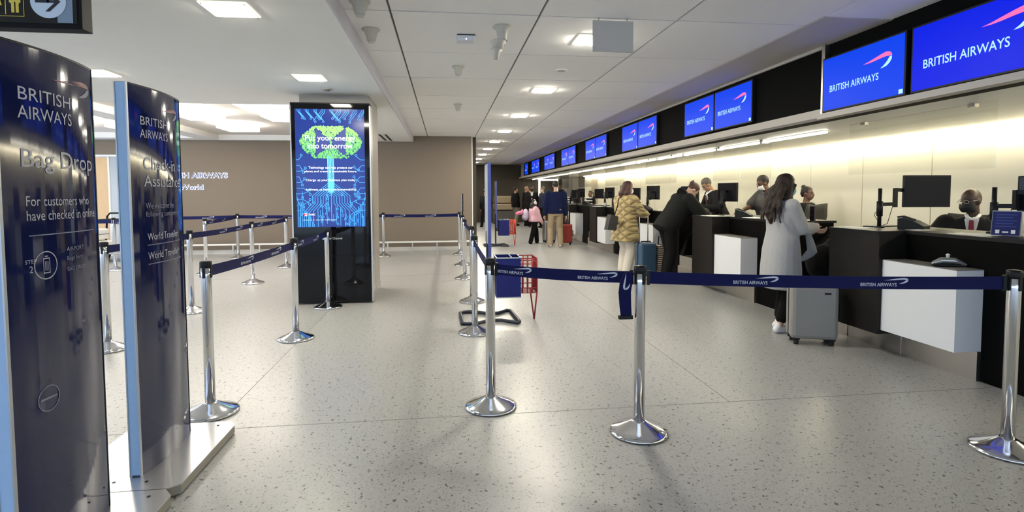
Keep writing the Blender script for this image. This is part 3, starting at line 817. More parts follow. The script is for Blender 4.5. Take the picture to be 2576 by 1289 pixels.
# leafy hexagon emblem
leaf = MB(); leaf2 = MB(); leaf3 = MB()
hx0, hx1, hz0, hz1 = -1.82 + 1.4385, -1.054 + 1.4385, 1.884, 2.286
hcx, hcz = (hx0 + hx1) / 2, (hz0 + hz1) / 2
def inhex(x, z):
    u = abs(x - hcx) / ((hx1 - hx0) / 2); v = abs(z - hcz) / ((hz1 - hz0) / 2)
    return v <= 1 and u <= 1.0 - 0.46 * v * v - 0.04 * v
def inbow(x, z):   # the dark wedges of the emblem
    u = (x - hcx) / ((hx1 - hx0) / 2); v = (z - hcz) / ((hz1 - hz0) / 2)
    return 0.03 < abs(u) < 0.50 and abs(v) < 0.10 + abs(u) * 1.75
k = 0
while k < 1500:
    x = rnd.uniform(hx0, hx1); z = rnd.uniform(hz0, hz1)
    if not inhex(x, z) or inbow(x, z): continue
    r = rnd.uniform(.007, .015); a = rnd.uniform(0, 6.28)
    tgt = (leaf, leaf2, leaf3)[0 if z + rnd.uniform(-.1, .1) > hcz + .04 else (1 if rnd.random() < .7 else 2)]
    yy = y1 - 0.0004 - 0.0008 * rnd.random()
    tgt.add([(x + r * math.cos(a + q * 1.2566) * (1 if q % 2 else .7), yy, z + r * math.sin(a + q * 1.2566)) for q in range(5)], [(0, 1, 2, 3, 4)])
    k += 1
tag(leaf.build('leaf_canopy', mat('leaf_bright', (.2, .6, .1), emit=G, emit_color=(.17, .44, .10)), disp), kind='stuff')
tag(leaf2.build('leaf_canopy', mat('leaf_mid', (.1, .4, .1), emit=G, emit_color=(.08, .25, .10)), disp), kind='stuff')
tag(leaf3.build('leaf_canopy', mat('leaf_dark', (.05, .2, .1), emit=G, emit_color=(.02, .10, .07)), disp), kind='stuff')
m = MB()
wedge = []
for s in (-1, 1):
    hx = (hx1 - hx0) / 2; hz = (hz1 - hz0) / 2
    poly = [(hcx + s * .02 * hx, hcz), (hcx + s * .49 * hx, hcz + .95 * hz), (hcx + s * .49 * hx, hcz - .95 * hz)]
    if s > 0: poly = poly[::-1]
    m.add([(x, y1 - 0.0001, z) for x, z in poly], [(0, 1, 2)])
m.build('emblem_wedges', mat('poster_navy', (.01, .02, .12), emit=G, emit_color=(.012, .025, .19)), disp)
def ptext(body, x0, z0, w, h, mm=None, name='poster_text', bold=0.008):
    m = MB(); place_text(m, text_mesh(body, w=w, h=h, bold=bold), lambda u, v: (x0 + u, y1 - 0.0022, z0 + v))
    m.build(name, mm or M_ptxt, disp)
q = 1.4385
ptext('Put your energy', -1.752 + q, 2.083, 0.622, 0.088)
ptext('into tomorrow', -1.722 + q, 2.003, 0.556, 0.066)
ptext('Technology can help protect our', -1.718 + q, 1.738, 0.548, 0.038, bold=0.0)
ptext('planet and create a sustainable future.', -1.768 + q, 1.693, 0.650, 0.034, bold=0.0)
ptext('Charge up your business plan today.', -1.752 + q, 1.580, 0.620, 0.036, bold=0.0)
ptext('business.us.hsbc.com/sustainability', -1.752 + q, 1.459, 0.622, 0.036, bold=0.0)
ptext('HSBC', -1.722 + q, 1.150, 0.075, 0.022)
ptext('HSBC Bank USA, N.A.  Member FDIC  Equal Housing Lender', -1.80 + q, 1.085, 0.42, 0.012, bold=0.01)
m = MB(); lx, lz, lw, lh = -1.795 + q, 1.143, 0.066, 0.036
m.add([(lx, y1 - .002, lz + lh / 2), (lx + lw * .25, y1 - .002, lz), (lx + lw * .75, y1 - .002, lz), (lx + lw, y1 - .002, lz + lh / 2), (lx + lw * .75, y1 - .002, lz + lh), (lx + lw * .25, y1 - .002, lz + lh)], [(0, 1, 2, 3, 4, 5)])
m.build('bank_emblem_red', mat('poster_red', (.8, .05, .05), emit=G, emit_color=(.75, .05, .06)), disp)
m = MB()
m.add([(lx + lw * .25, y1 - .0026, lz), (lx + lw * .75, y1 - .0026, lz), (lx + lw * .5, y1 - .0026, lz + lh / 2)], [(0, 1, 2)])
m.add([(lx + lw * .25, y1 - .0026, lz + lh), (lx + lw * .5, y1 - .0026, lz + lh / 2), (lx + lw * .75, y1 - .0026, lz + lh)], [(0, 1, 2)])
m.build('bank_emblem_white', M_ptxt, disp)
m = MB(); place_text(m, text_mesh('Clear Channel', w=0.215, h=0.030), lambda u, v: (-1.535 + q + u, -0.0935, 0.838 + v))
m.add([(-1.565 + q, -0.0935, .838), (-1.543 + q, -0.0935, .838), (-1.543 + q, -0.0935, .866), (-1.565 + q, -0.0935, .866)], [(0, 1, 2, 3)])
m.build('maker_lettering', mat('grey_print', (.55, .56, .58), rough=.5), t)

# ================================================================== two curved blue sign boards
M_navy = mat('navy_gloss_panel', (0.008, 0.013, 0.062), rough=0.07, spec=0.6, coat=0.12)
M_edge = mat('pale_blue_edge', (0.36, 0.54, 0.80), rough=0.5, noise=0.03, nscale=30)
M_edge2 = mat('edge_metal', (0.46, 0.48, 0.52), rough=0.4, metal=0.6)
M_base = mat('brushed_base_plate', (0.62, 0.62, 0.63), rough=0.28, metal=0.9, noise=0.05, nscale=60)
M_basee = mat('base_plate_edge', (0.30, 0.28, 0.24), rough=0.6)
M_sgt = mat('sign_white_print', (0.45, 0.46, 0.52), rough=0.5)
M_sgd = mat('sign_dim_print', (0.18, 0.20, 0.27), rough=0.5)
def sign_board(y0, y1, label):
    t = empty('sign_board', (-1.478, y0, 0), 0, label, 'sign')
    C = y1 - y0; sag = 0.030
    def bulge(u): return sag * 4 * (u / C) * (1 - u / C)
    n = 24
    front = [(bulge(C * i / n), C * i / n) for i in range(n + 1)]
    back = [(-0.046, C), (-0.046, 0.0)]
    # curved glossy face
    m = MB(); rings = []
    poly = [(x, y) for x, y in front] + [(x - 0.006, y) for x, y in front[::-1]]
    m.prism(poly, 0.052, 1.95)
    f = m.build('curved_face', M_navy, t)
    for p in f.data.polygons: p.use_smooth = False
    m = MB(); m.prism([(x - 0.0065, y) for x, y in front] + back, 0.052, 1.945); m.build('core', mat('sign_core', (0.05, 0.07, 0.13), rough=0.5), t)
    MB().box(-0.048, 0.0, -0.006, 0.0, 0.06, 1.95).build('edge_strip', M_edge, t)
    MB().box(-0.004, 0.002, -0.009, 0.004, 0.052, 1.952).build('edge_profile', M_edge2, t)
    MB().box(-0.052, -0.047, -0.009, 0.0, 0.052, 1.952).build('edge_profile', M_edge2, t)
    MB().box(-0.010, 0.002, C - 0.002, C + 0.004, 0.052, 1.95).build('edge_profile', M_blackpl, t)
    m = MB(); m.prism([(x + 0.001, y) for x, y in front] + [(-0.05, C), (-0.05, 0.0)], 1.945, 1.953); m.build('top_cap', M_blackpl, t)
    # base plate
    b = MB().prism([(-0.36, -0.135), (0.175, -0.135), (0.222, -0.10), (0.222, C + 0.06), (0.175, C + 0.115), (-0.36, C + 0.115)], 0.006, 0.048).build('base_plate', M_basee, t)
    MB().prism([(-0.362, -0.137), (0.176, -0.137), (0.224, -0.10), (0.224, C + 0.06), (0.176, C + 0.117), (-0.362, C + 0.117)], 0.048, 0.053).build('top_sheet', M_base, b)
    for (x, y) in ((-0.10, -0.05), (0.05, -0.06), (0.13, C + 0.06), (-0.1, C + 0.06)):
        MB().cyl((x, y, 0.053), (x, y, 0.0545), 0.008, n=10).build('screw', M_blackpl, b)
    def put(body, u0, z0, w, h, mm=M_sgt, bold=0.0, name='lettering'):
        m = MB(); place_text(m, text_mesh(body, w=w, h=h, bold=bold), lambda u, v: (bulge(u0 + u) + 0.0015, u0 + u, z0 + v)); return m.build(name, mm, f)
    def rule(u0, u1, z, h=0.004, mm=M_sgd):
        m = MB(); n = 10
        vs = []
        for i in range(n + 1):
            u = u0 + (u1 - u0) * i / n; vs += [(bulge(u) + .0015, u, z), (bulge(u) + .0015, u, z + h)]
        m.add(vs, [(2 * i, 2 * i + 2, 2 * i + 3, 2 * i + 1) for i in range(n)]); return m.build('rule', mm, f)
    def ring(u0, z0, r, w, mm=M_sgt):
        m = MB(); n = 32
        vs = [(bulge(u0 + rr * math.cos(2 * math.pi * i / n)) + .0015, u0 + rr * math.cos(2 * math.pi * i / n), z0 + rr * math.sin(2 * math.pi * i / n)) for rr in (r, r - w) for i in range(n)]
        m.add(vs, [(i, (i + 1) % n, n + (i + 1) % n, n + i) for i in range(n)]); return m.build('ring', mm, f)
    def patch(u0, u1, z0, z1, mm=M_sgt, name='mark'):
        m = MB(); m.add([(bulge(u) + .0016, u, z) for u, z in ((u0, z0), (u1, z0), (u1, z1), (u0, z1))], [(0, 1, 2, 3)]); return m.build(name, mm, f)
    def swoosh(u0, z0, w, h):
        m = MB()
        for poly, mm in ((SWOOSH_A, mat('sign_red', (0.16, 0.02, 0.03), rough=0.4)), (SWOOSH_B, M_sgd)):
            m = MB(); m.add([(bulge(u0 + px * w) + .0015, u0 + px * w, z0 + py * h) for px, py in poly], [tuple(range(len(poly)))]); m.build('ribbon', mm, f)
    return t, put, rule, ring, patch, swoosh
t, put, rule, ring, patch, swoosh = sign_board(2.79, 3.295, 'curved navy sign board for check-in assistance with a pale blue edge')
put('BRITISH', 0.075, 1.763, 0.225, 0.042); put('AIRWAYS', 0.07, 1.70, 0.235, 0.042)
swoosh(0.25, 1.80, 0.19, 0.10)
put('Check-in', 0.085, 1.545, 0.30, 0.062); put('Assistance', 0.085, 1.462, 0.37, 0.058)
put('We welcome the', 0.09, 1.352, 0.26, 0.03, M_sgd); put('following customers', 0.09, 1.304, 0.31, 0.035, M_sgd)
put('World Traveller', 0.095, 1.195, 0.30, 0.036); rule(0.095, 0.43, 1.17)
put('World Traveller', 0.095, 1.10, 0.30, 0.036); rule(0.095, 0.43, 1.075)
t, put, rule, ring, patch, swoosh = sign_board(2.025, 2.53, 'curved navy bag drop sign board at the picture edge')
put('BRITISH', 0.075, 1.755, 0.245, 0.046); put('AIRWAYS', 0.070, 1.69, 0.255, 0.046)
swoosh(0.22, 1.79, 0.25, 0.11)
put('Bag Drop', 0.075, 1.50, 0.395, 0.085)
put('For customers who', 0.085, 1.382, 0.34, 0.036, M_sgt); put('have checked in online', 0.085, 1.330, 0.39, 0.036, M_sgt)
rule(0.09, 0.46, 1.275)
ring(0.155, 1.165, 0.052, 0.004)
put('STEP', 0.07, 1.178, 0.045, 0.014); put('2', 0.085, 1.145, 0.014, 0.024)
patch(0.142, 0.172, 1.135, 1.139); patch(0.142, 0.172, 1.188, 1.192); patch(0.142, 0.145, 1.135, 1.19); patch(0.169, 0.172, 1.135, 1.19)
patch(0.150, 0.152, 1.145, 1.18); patch(0.156, 0.158, 1.145, 1.18); patch(0.162, 0.164, 1.145, 1.18); patch(0.150, 0.164, 1.196, 1.200)
put('AIRPORT', 0.26, 1.205, 0.11, 0.016, M_sgd); put('Bags here', 0.26, 1.165, 0.10, 0.02, M_sgd); put('BAG DROP', 0.26, 1.128, 0.11, 0.016, M_sgd)
ring(0.14, 0.675, 0.048, 0.004, M_sgd); patch(0.105, 0.175, 0.672, 0.680, M_sgd)

# ================================================================== overhead toilet sign
t = empty('overhead_sign', (-1.90, 3.2, 2.30), 0, 'black hanging toilet sign with yellow figures and a white arrow disc', 'sign')
MB().box(-1.15, 0.0, 0.0, 0.09, 0.0, 0.36, bev=0.004).build('sign_box', mat('sign_black', (0.012, 0.012, 0.014), rough=0.7, spec=0.1), t)
MB().box(-1.13, -0.02, -0.004, 0.0, 0.025, 0.335).build('sign_face', mat('sign_face_black', (0.006, 0.006, 0.006), rough=0.2), t)
M_yel = mat('pictogram_yellow', (0.75, 0.56, 0.08), rough=0.5)
def ychip(pts, name, mm=M_yel, y=-0.006):
    m = MB(); m.add([(x, y, z) for x, z in pts], [tuple(range(len(pts)))]); return m.build(name, mm, t)
n = 40
disc = MB().cyl((-0.155, -0.008, 0.137), (-0.155, -0.004, 0.137), 0.086, n=40, smooth=False).build('arrow_disc', mat('disc_white', (0.62, 0.70, 0.82), rough=0.5), t)
m = MB()
for pts in ([(-0.217, 0.130), (-0.15, 0.130), (-0.15, 0.145), (-0.217, 0.145)], [(-0.17, 0.085), (-0.148, 0.085), (-0.095, 0.1375), (-0.148, 0.19), (-0.17, 0.19), (-0.125, 0.1445), (-0.16, 0.1445), (-0.16, 0.1305), (-0.125, 0.1305)]):
    m.add([(x, -0.009, z) for x, z in pts], [tuple(range(len(pts)))])
m.build('arrow', mat('arrow_black', (0.01, 0.01, 0.02), rough=0.5), disc)
ychip([(-0.115, 0.03), (-0.04, 0.03), (-0.04, 0.25), (-0.115, 0.25)], 'patch', mat('patch_grey_blue', (0.22, 0.29, 0.38), rough=0.5), -0.005)
# figures
ychip([(-0.362, 0.065), (-0.358, 0.065), (-0.358, 0.30), (-0.362, 0.30)], 'divider')
for (cx_, kind) in ((-0.315, 'man'), (-0.41, 'woman')):
    if kind == 'man':
        ychip([(cx_ - .018, .075), (cx_ - .003, .075), (cx_ - .003, .13), (cx_ + .003, .13), (cx_ + .003, .075), (cx_ + .018, .075), (cx_ + .018, .12), (cx_ + .028, .13), (cx_ + .024, .21), (cx_ - .024, .21), (cx_ - .028, .13), (cx_ - .018, .12)], 'man_figure')
    else:
        ychip([(cx_ - .014, .075), (cx_ - .003, .075), (cx_ - .003, .11), (cx_ + .003, .11), (cx_ + .003, .075), (cx_ + .014, .075), (cx_ + .014, .11), (cx_ + .034, .11), (cx_ + .018, .17), (cx_ + .024, .21), (cx_ - .024, .21), (cx_ - .018, .17), (cx_ - .034, .11), (cx_ - .014, .11)], 'woman_figure')
    MB().cyl((cx_, -0.006, 0.235), (cx_, -0.004, 0.235), 0.018, n=20, smooth=False).build('figure_head', M_yel, t)
for a, b in (((-0.275, 0.056), (-0.272, 0.30)), ):
    ychip([(a[0], a[1]), (b[0], a[1]), (b[0], b[1]), (a[0], b[1])], 'frame_line')
ychip([(-0.60, 0.055), (-0.272, 0.055), (-0.272, 0.058), (-0.60, 0.058)], 'frame_line')
for x in (-0.95, -0.2):
    MB().cyl((x, 0.045, 0.35), (x, 0.045, 0.41), 0.012, n=10).build('hanger', M_steel, t)

# ================================================================== bag sizers
M_bluebox = mat('blue_sizer_panel', (0.005, 0.009, 0.12), rough=0.5, spec=0.3)
M_redw = mat('red_coated_wire', (0.28, 0.010, 0.014), rough=0.4)
M_redw2 = mat('orange_red_wire', (0.60, 0.05, 0.02), rough=0.4)
M_frame = mat('dark_blue_tube', (0.018, 0.02, 0.035), rough=0.4)
def bag_sizer(x, y, label, wire):
    t = empty('bag_sizer', (x, y, 0), 0, label, 'bag sizer', 'cabin bag sizers')
    # bow-tie foot of bent tube
    pts = [(-0.30, -0.30), (-0.16, -0.31), (0.0, -0.18), (0.13, -0.19), (0.29, -0.33), (0.32, -0.28), (0.29, 0.27), (0.24, 0.31), (0.13, 0.18), (0.0, 0.17), (-0.15, 0.29), (-0.27, 0.29), (-0.31, 0.24)]
    MB().tube([(a, b, 0.022) for a, b in pts], 0.021, 8, closed=True).build('foot_frame', M_frame, t)
    MB().bar((0, -0.18, 0.022), (0, 0.17, 0.022), 0.04, 0.03).build('cross_bar', M_frame, t)
    MB().box(-0.018, 0.018, -0.03, 0.03, 0.02, 1.0).build('pole', M_frame, t)
    bd = MB().box(-0.012, 0.020, -0.22, 0.22, 0.86, 1.755, bev=0.006).build('sign_panel', M_bluebox, t)
    MB().box(-0.015, -0.012, -0.215, 0.215, 0.87, 1.745).build('poster_face', mat('poster_pale', (0.52, 0.54, 0.58), rough=0.5), bd)
    MB().box(-0.013, 0.021, -0.224, -0.219, 0.5, 1.755).build('edge_trim', mat('sizer_edge', (0.05, 0.07, 0.28), rough=0.4), bd)
    # open-topped blue box, with a divider
    bx = MB(); x0, x1, y0, y1, z0, z1 = 0.075, 0.342, -0.25, 0.11, 0.29, 0.715
    bx.box(x0, x1, y0, y0 + .01, z0, z1).box(x0, x1, y1 - .01, y1, z0, z1).box(x0, x0 + .01, y0 + .01, y1 - .01, z0, z1).box(x1 - .01, x1, y0 + .01, y1 - .01, z0, z1).box(x0 + .01, x1 - .01, y0 + .01, y1 - .01, z0, z0 + .01)
    b = bx.build('box_shell', M_bluebox, t)
    M_g = mat('sizer_rim', (0.30, 0.34, 0.42), rough=0.4)
    for a in ((x0, x1, y0 - .004, y0 + .008), (x0, x1, y1 - .008, y1 + .004), (x0 - .004, x0 + .008, y0, y1), (x1 - .008, x1 + .004, y0, y1), (x0 + .165, x0 + .173, y0, y1)):
        MB().box(a[0], a[1], a[2], a[3], z1 - .004, z1 + .008).build('rim', M_g, b)
    MB().box(x0 - .004, x1 + .004, y0 - .006, y1 + .004, z0 - .012, z0).build('bottom_rim', M_g, b)
    MB().box(0.018, x0, -0.05, 0.05, 0.40, 0.60).build('bracket', M_frame, t)
    # red wire cage on V legs
    cg = empty('wire_cage', (0, 0, 0)); cg.parent = t
    x0, x1, y0, y1, z0, z1 = 0.345, 0.525, -0.22, 0.10, 0.325, 0.705
    return t, cg, (x0, x1, y0, y1, z0, z1), None
for (x, y, lab, wm) in ((0.475, 6.12, 'blue bag sizer box with red wire cage just behind the front belt', M_redw), (1.36, 14.75, 'farther blue bag sizer with orange red cage near the brown wall edge', M_redw2)):
    t, cg, (x0, x1, y0, y1, z0, z1), _ = bag_sizer(x, y, lab, wm)
    W = lambda a, b, r=0.0065: MB().tube([a, b], r, 6).build('wire', wm, cg)
    for z in (z1, z1 - 0.06, z0 + 0.055, z0):
        for yy in (y0, y1):
            W((x0, yy, z), (x1, yy, z), 0.006)
        W((x1, y0, z), (x1, y1, z), 0.006)
    for yy in (y0, y1):
        for i in range(4):
            xx = x0 + (x1 - x0) * (i + 0.3) / 3.3
            W((xx, yy, z0), (xx, yy, z1), 0.009 if i in (0, 2) else 0.007)
    for i in range(5):
        yy = y0 + (y1 - y0) * (i + 1) / 6
        W((x1, yy, z0), (x1, yy, z1), 0.006)
    for i in range(3):
        W((x0, y0 + (y1 - y0) * (i + 1) / 4, z0), (x1, y0 + (y1 - y0) * (i + 1) / 4, z0), 0.005)
    for yy in (y0 + .03, ):
        W((x1 - 0.03, y1, z0), (x1 - 0.012, -0.09, 0.0), 0.009); W((x1, y0, z0), (x1 - 0.012, -0.09, 0.0), 0.009)
    MB().ball((x1 - 0.012, -0.09, 0.012), 0.012, 8, 6).build('foot_tip', wm, cg)

# ================================================================== lit lettering on the brown wall, rail, alarm box
t = empty('wall_lettering', (-6.7, 13.77, 0), 0, 'glowing airline lettering for first and club class on the brown wall', 'sign')
M_halo = mat('letter_halo', (0.9, 0.95, 1), emit=1.1 * G, emit_color=(0.66, 0.72, 1.0))
M_lblue = mat('letter_face_blue', (0.045, 0.06, 0.17), rough=0.5)
for body, x0, z0, w, h in (('BRITISH AIRWAYS', -6.62, 1.82, 1.49, 0.118), ('First', -6.62, 1.69, 0.30, 0.098), ('Club World', -6.62, 1.545, 0.935, 0.11)):
    for nm, mm, dy, bold, e in (('halo', M_halo, -0.012, 0.05, 0.008), ('letters', M_lblue, -0.03, 0.0, 0.0)):
        m = MB(); place_text(m, text_mesh(body, w=w + 2 * e, h=h + 2 * e, bold=bold), lambda u, v: (x0 + 6.7 + u - e, dy, z0 + v - e)); m.build(nm, mm, t)
t = empty('bumper_rail', (-3.1, 13.62, 0), 0, 'low pale metal bumper rail along the brown wall', 'rail')
MB().box(-3.75, 3.75, -0.02, 0.02, 0.215, 0.255, bev=0.006).build('rail_bar', M_white, t)
for i in range(13):
    MB().box(-3.72 + 0.6 * i, -3.69 + 0.6 * i, -0.012, 0.012, 0, 0.22).build('post', M_steel, t)
t = empty('alarm_box', (-7.4, 15.98, 1.36), 0, 'small orange red alarm box on the white wall beyond the opening', 'alarm box')
MB().box(-0.10, 0.10, -0.07, 0.02, -0.17, 0.16, bev=0.01).build('housing', mat('alarm_red', (0.62, 0.10, 0.035), rough=0.4), t)
MB().box(-0.055, 0.055, -0.08, -0.07, -0.07, 0.10).build('window', mat('alarm_window', (0.16, 0.05, 0.04), rough=0.2), t)
MB().box(-0.02, 0.02, -0.085, -0.08, -0.03, 0.06).build('lever', M_white, t)
# far luggage beyond the gap: white cases on a dark trolley
for (x, y, z, w, d, h, lab) in ((-7.35, 12.3, 0.50, .55, .4, .22, 'white hard case lying on top at the far gap between the signs'), (-7.25, 12.3, 0.22, .6, .42, .25, 'white hard case lying under another at the far gap')):
    t = empty('white_case', (x, y, z), 0, lab, 'suitcase', 'white cases at the far gap')
    MB().box(-w / 2, w / 2, -d / 2, d / 2, 0, h, bev=0.03).build('shell', mat('case_white', (0.66, 0.66, 0.65), rough=0.4), t)
    MB().box(-w / 2 - .002, w / 2 + .002, -d / 2 - .002, d / 2 + .002, h * .48, h * .52).build('zip_band', M_blackpl, t)
    for sx in (-1, 1):
        MB().ball((sx * (w / 2 - .06), -d / 2 - .015, 0.04), 0.028, 8, 6).build('wheel', M_rubber, t)
t = empty('luggage_trolley', (-7.15, 13.1, 0), 0, 'dark luggage trolley with hooped handle seen far back between the signs', 'trolley')
MB().tube([(-.35, 0, .25), (-.35, .1, .95), (-.3, .12, 1.02), (.3, .12, 1.02), (.35, .1, .95), (.35, 0, .25)], 0.02, 8).build('handle_hoop', M_blackpl, t)
MB().box(-.35, .35, -.3, .15, .84, .90, bev=.02).build('basket', M_blackpl, t)
MB().box(-.38, .38, -.68, .12, .17, .215, bev=.01).build('deck', M_steel, t)
for sx in (-1, 1):
    for y in (-.55, .05):
        MB().cyl((sx * .34 - .015, y, .085), (sx * .34 + .015, y, .085), .085, n=14).build('wheel', M_rubber, t)
# tan seating block and grey cabinet at the end wall
t = empty('tan_bench', (2.72, 25.7, 0.6), 0, 'tan padded block stacked on a grey cabinet by the dark end wall', 'bench')
M_tan = mat('tan_upholstery', (0.27, 0.21, 0.135), rough=0.7)
MB().box(-.42, .42, -.3, .3, .36, .70, bev=.05).build('upper_pad', M_tan, t)
MB().box(-.44, .44, -.32, .3, .04, .33, bev=.05).build('lower_pad', M_tan, t)
MB().box(-.40, .40, -.25, .25, .0, .5).build('core', M_blackpl, t)
t = empty('grey_cabinet', (2.75, 25.7, 0), 0, 'low dark grey cabinet under the tan padded block', 'cabinet')
MB().box(-.52, .52, -.4, .35, .02, .6, bev=.01).build('body', mat('cabinet_grey', (0.075, 0.07, 0.065), rough=0.6), t)
MB().box(-.5, -.01, -.41, -.4, .05, .57).build('door', MATS['cabinet_grey'], t)
MB().box(.01, .5, -.41, -.4, .05, .57).build('door', MATS['cabinet_grey'], t)

# ================================================================== people
def fuse(mb, name, voxel, smooth=6, factor=0.6):
    """weld overlapping solids into one continuous skin"""
    me = mb.mesh('tmp_' + name)
    o = bpy.data.objects.new('tmp_' + name, me); COL.objects.link(o)
    r = o.modifiers.new('r', 'REMESH'); r.mode = 'VOXEL'; r.voxel_size = voxel; r.adaptivity = 0.0
    if smooth:
        s = o.modifiers.new('s', 'SMOOTH'); s.factor = factor; s.iterations = smooth
    dg = bpy.context.evaluated_depsgraph_get(); dg.update()
    res = bpy.data.meshes.new_from_object(o.evaluated_get(dg))
    bpy.data.objects.remove(o); bpy.data.meshes.remove(me)
    res.name = name
    res.polygons.foreach_set('use_smooth', [True] * len(res.polygons))
    return res

def rot(axis, deg): return Matrix.Rotation(math.radians(deg), 3, axis)
def ik(a, b, l1, l2, hint):
    """joint between a and b with given bone lengths, bent towards hint"""
    d = b - a; L = d.length; L2 = min(L, (l1 + l2) * 0.999); dn = d.normalized()
    b = a + dn * L2
    x = (l1 * l1 - l2 * l2 + L2 * L2) / (2 * L2)
    hgt = math.sqrt(max(0.0, l1 * l1 - x * x))
    h = hint - dn * hint.dot(dn); h = h.normalized() if h.length > 1e-6 else dn.orthogonal().normalized()
    return a + dn * x + h * hgt, b
def limb(mb, pts, rad, n=12, flat=1.0, fdir=None):
    """tapered limb with round ends through the points"""
    P, Rr = [], []
    a = (pts[1] - pts[0]).normalized(); z = (pts[-1] - pts[-2]).normalized()
    for t, s in ((0.98, .2), (.7, .714), (.35, .937)): P.append(pts[0] - a * rad[0] * t); Rr.append(rad[0] * s)
    for i in range(len(pts) - 1):
        for k in range(4):
            f = k / 4; P.append(pts[i].lerp(pts[i + 1], f)); Rr.append(rad[i] + (rad[i + 1] - rad[i]) * f)
    P.append(pts[-1]); Rr.append(rad[-1])
    for t, s in ((.35, .937), (.7, .714), (0.98, .2)): P.append(pts[-1] + z * rad[-1] * t); Rr.append(rad[-1] * s)
    if flat == 1.0:
        mb.tube(P, Rr, n); return
    o = len(mb.v); mb.tube(P, Rr, n)
    fd = fdir.normalized()
    for k in range(len(P)):
        for i in range(n):
            q = Vector(mb.v[o + k * n + i]); d = q - P[k]
            mb.v[o + k * n + i] = tuple(P[k] + d - fd * d.dot(fd) * (1 - flat))
def loft(mb, secs, n=20):
    """sections (centre, x half-width, y half-depth, 3x3 frame)"""
    rings = []
    for c, rx, ry, M in secs:
        ring = []
        for i in range(n):
            a = 2 * math.pi * i / n; ca, sa = math.cos(a), math.sin(a)
            e = 0.8
            x = rx * math.copysign(abs(ca) ** e, ca); y = ry * math.copysign(abs(sa) ** e, sa)
            ring.append(c + M @ Vector((x, y, 0)))
        rings.append(ring)
    mb.rings(rings)

SKIN = dict(light=mat('skin_light', (0.56, 0.36, 0.26), rough=0.55), tan=mat('skin_tan', (0.40, 0.23, 0.15), rough=0.55), brown=mat('skin_brown', (0.16, 0.085, 0.055), rough=0.5), dark=mat('skin_dark', (0.075, 0.042, 0.03), rough=0.45))
M_hair = mat('black_hair', (0.012, 0.009, 0.008), rough=0.55, bump=0.5, bscale=160)
M_hairb = mat('dark_brown_hair', (0.020, 0.010, 0.007), rough=0.55, spec=0.3, bump=0.6, bscale=140)
M_hairr = mat('auburn_hair', (0.050, 0.014, 0.010), rough=0.5, bump=0.5, bscale=140)
M_hairg = mat('grey_hair', (0.10, 0.085, 0.07), rough=0.7)
M_eye = mat('eye_dark', (0.01, 0.008, 0.007), rough=0.2)
M_suit = mat('charcoal_suit', (0.013, 0.0125, 0.014), rough=0.85, spec=0.15)
M_shirt = mat('white_shirt', (0.72, 0.72, 0.73), rough=0.7)
M_blk = mat('black_cloth', (0.008, 0.0075, 0.0075), rough=0.9, spec=0.1)
M_maskw = mat('white_mask', (0.74, 0.75, 0.77), rough=0.7)
M_maskb = mat('pale_blue_mask', (0.22, 0.48, 0.62), rough=0.7)
M_maskk = mat('black_mask', (0.008, 0.008, 0.009), rough=0.7)

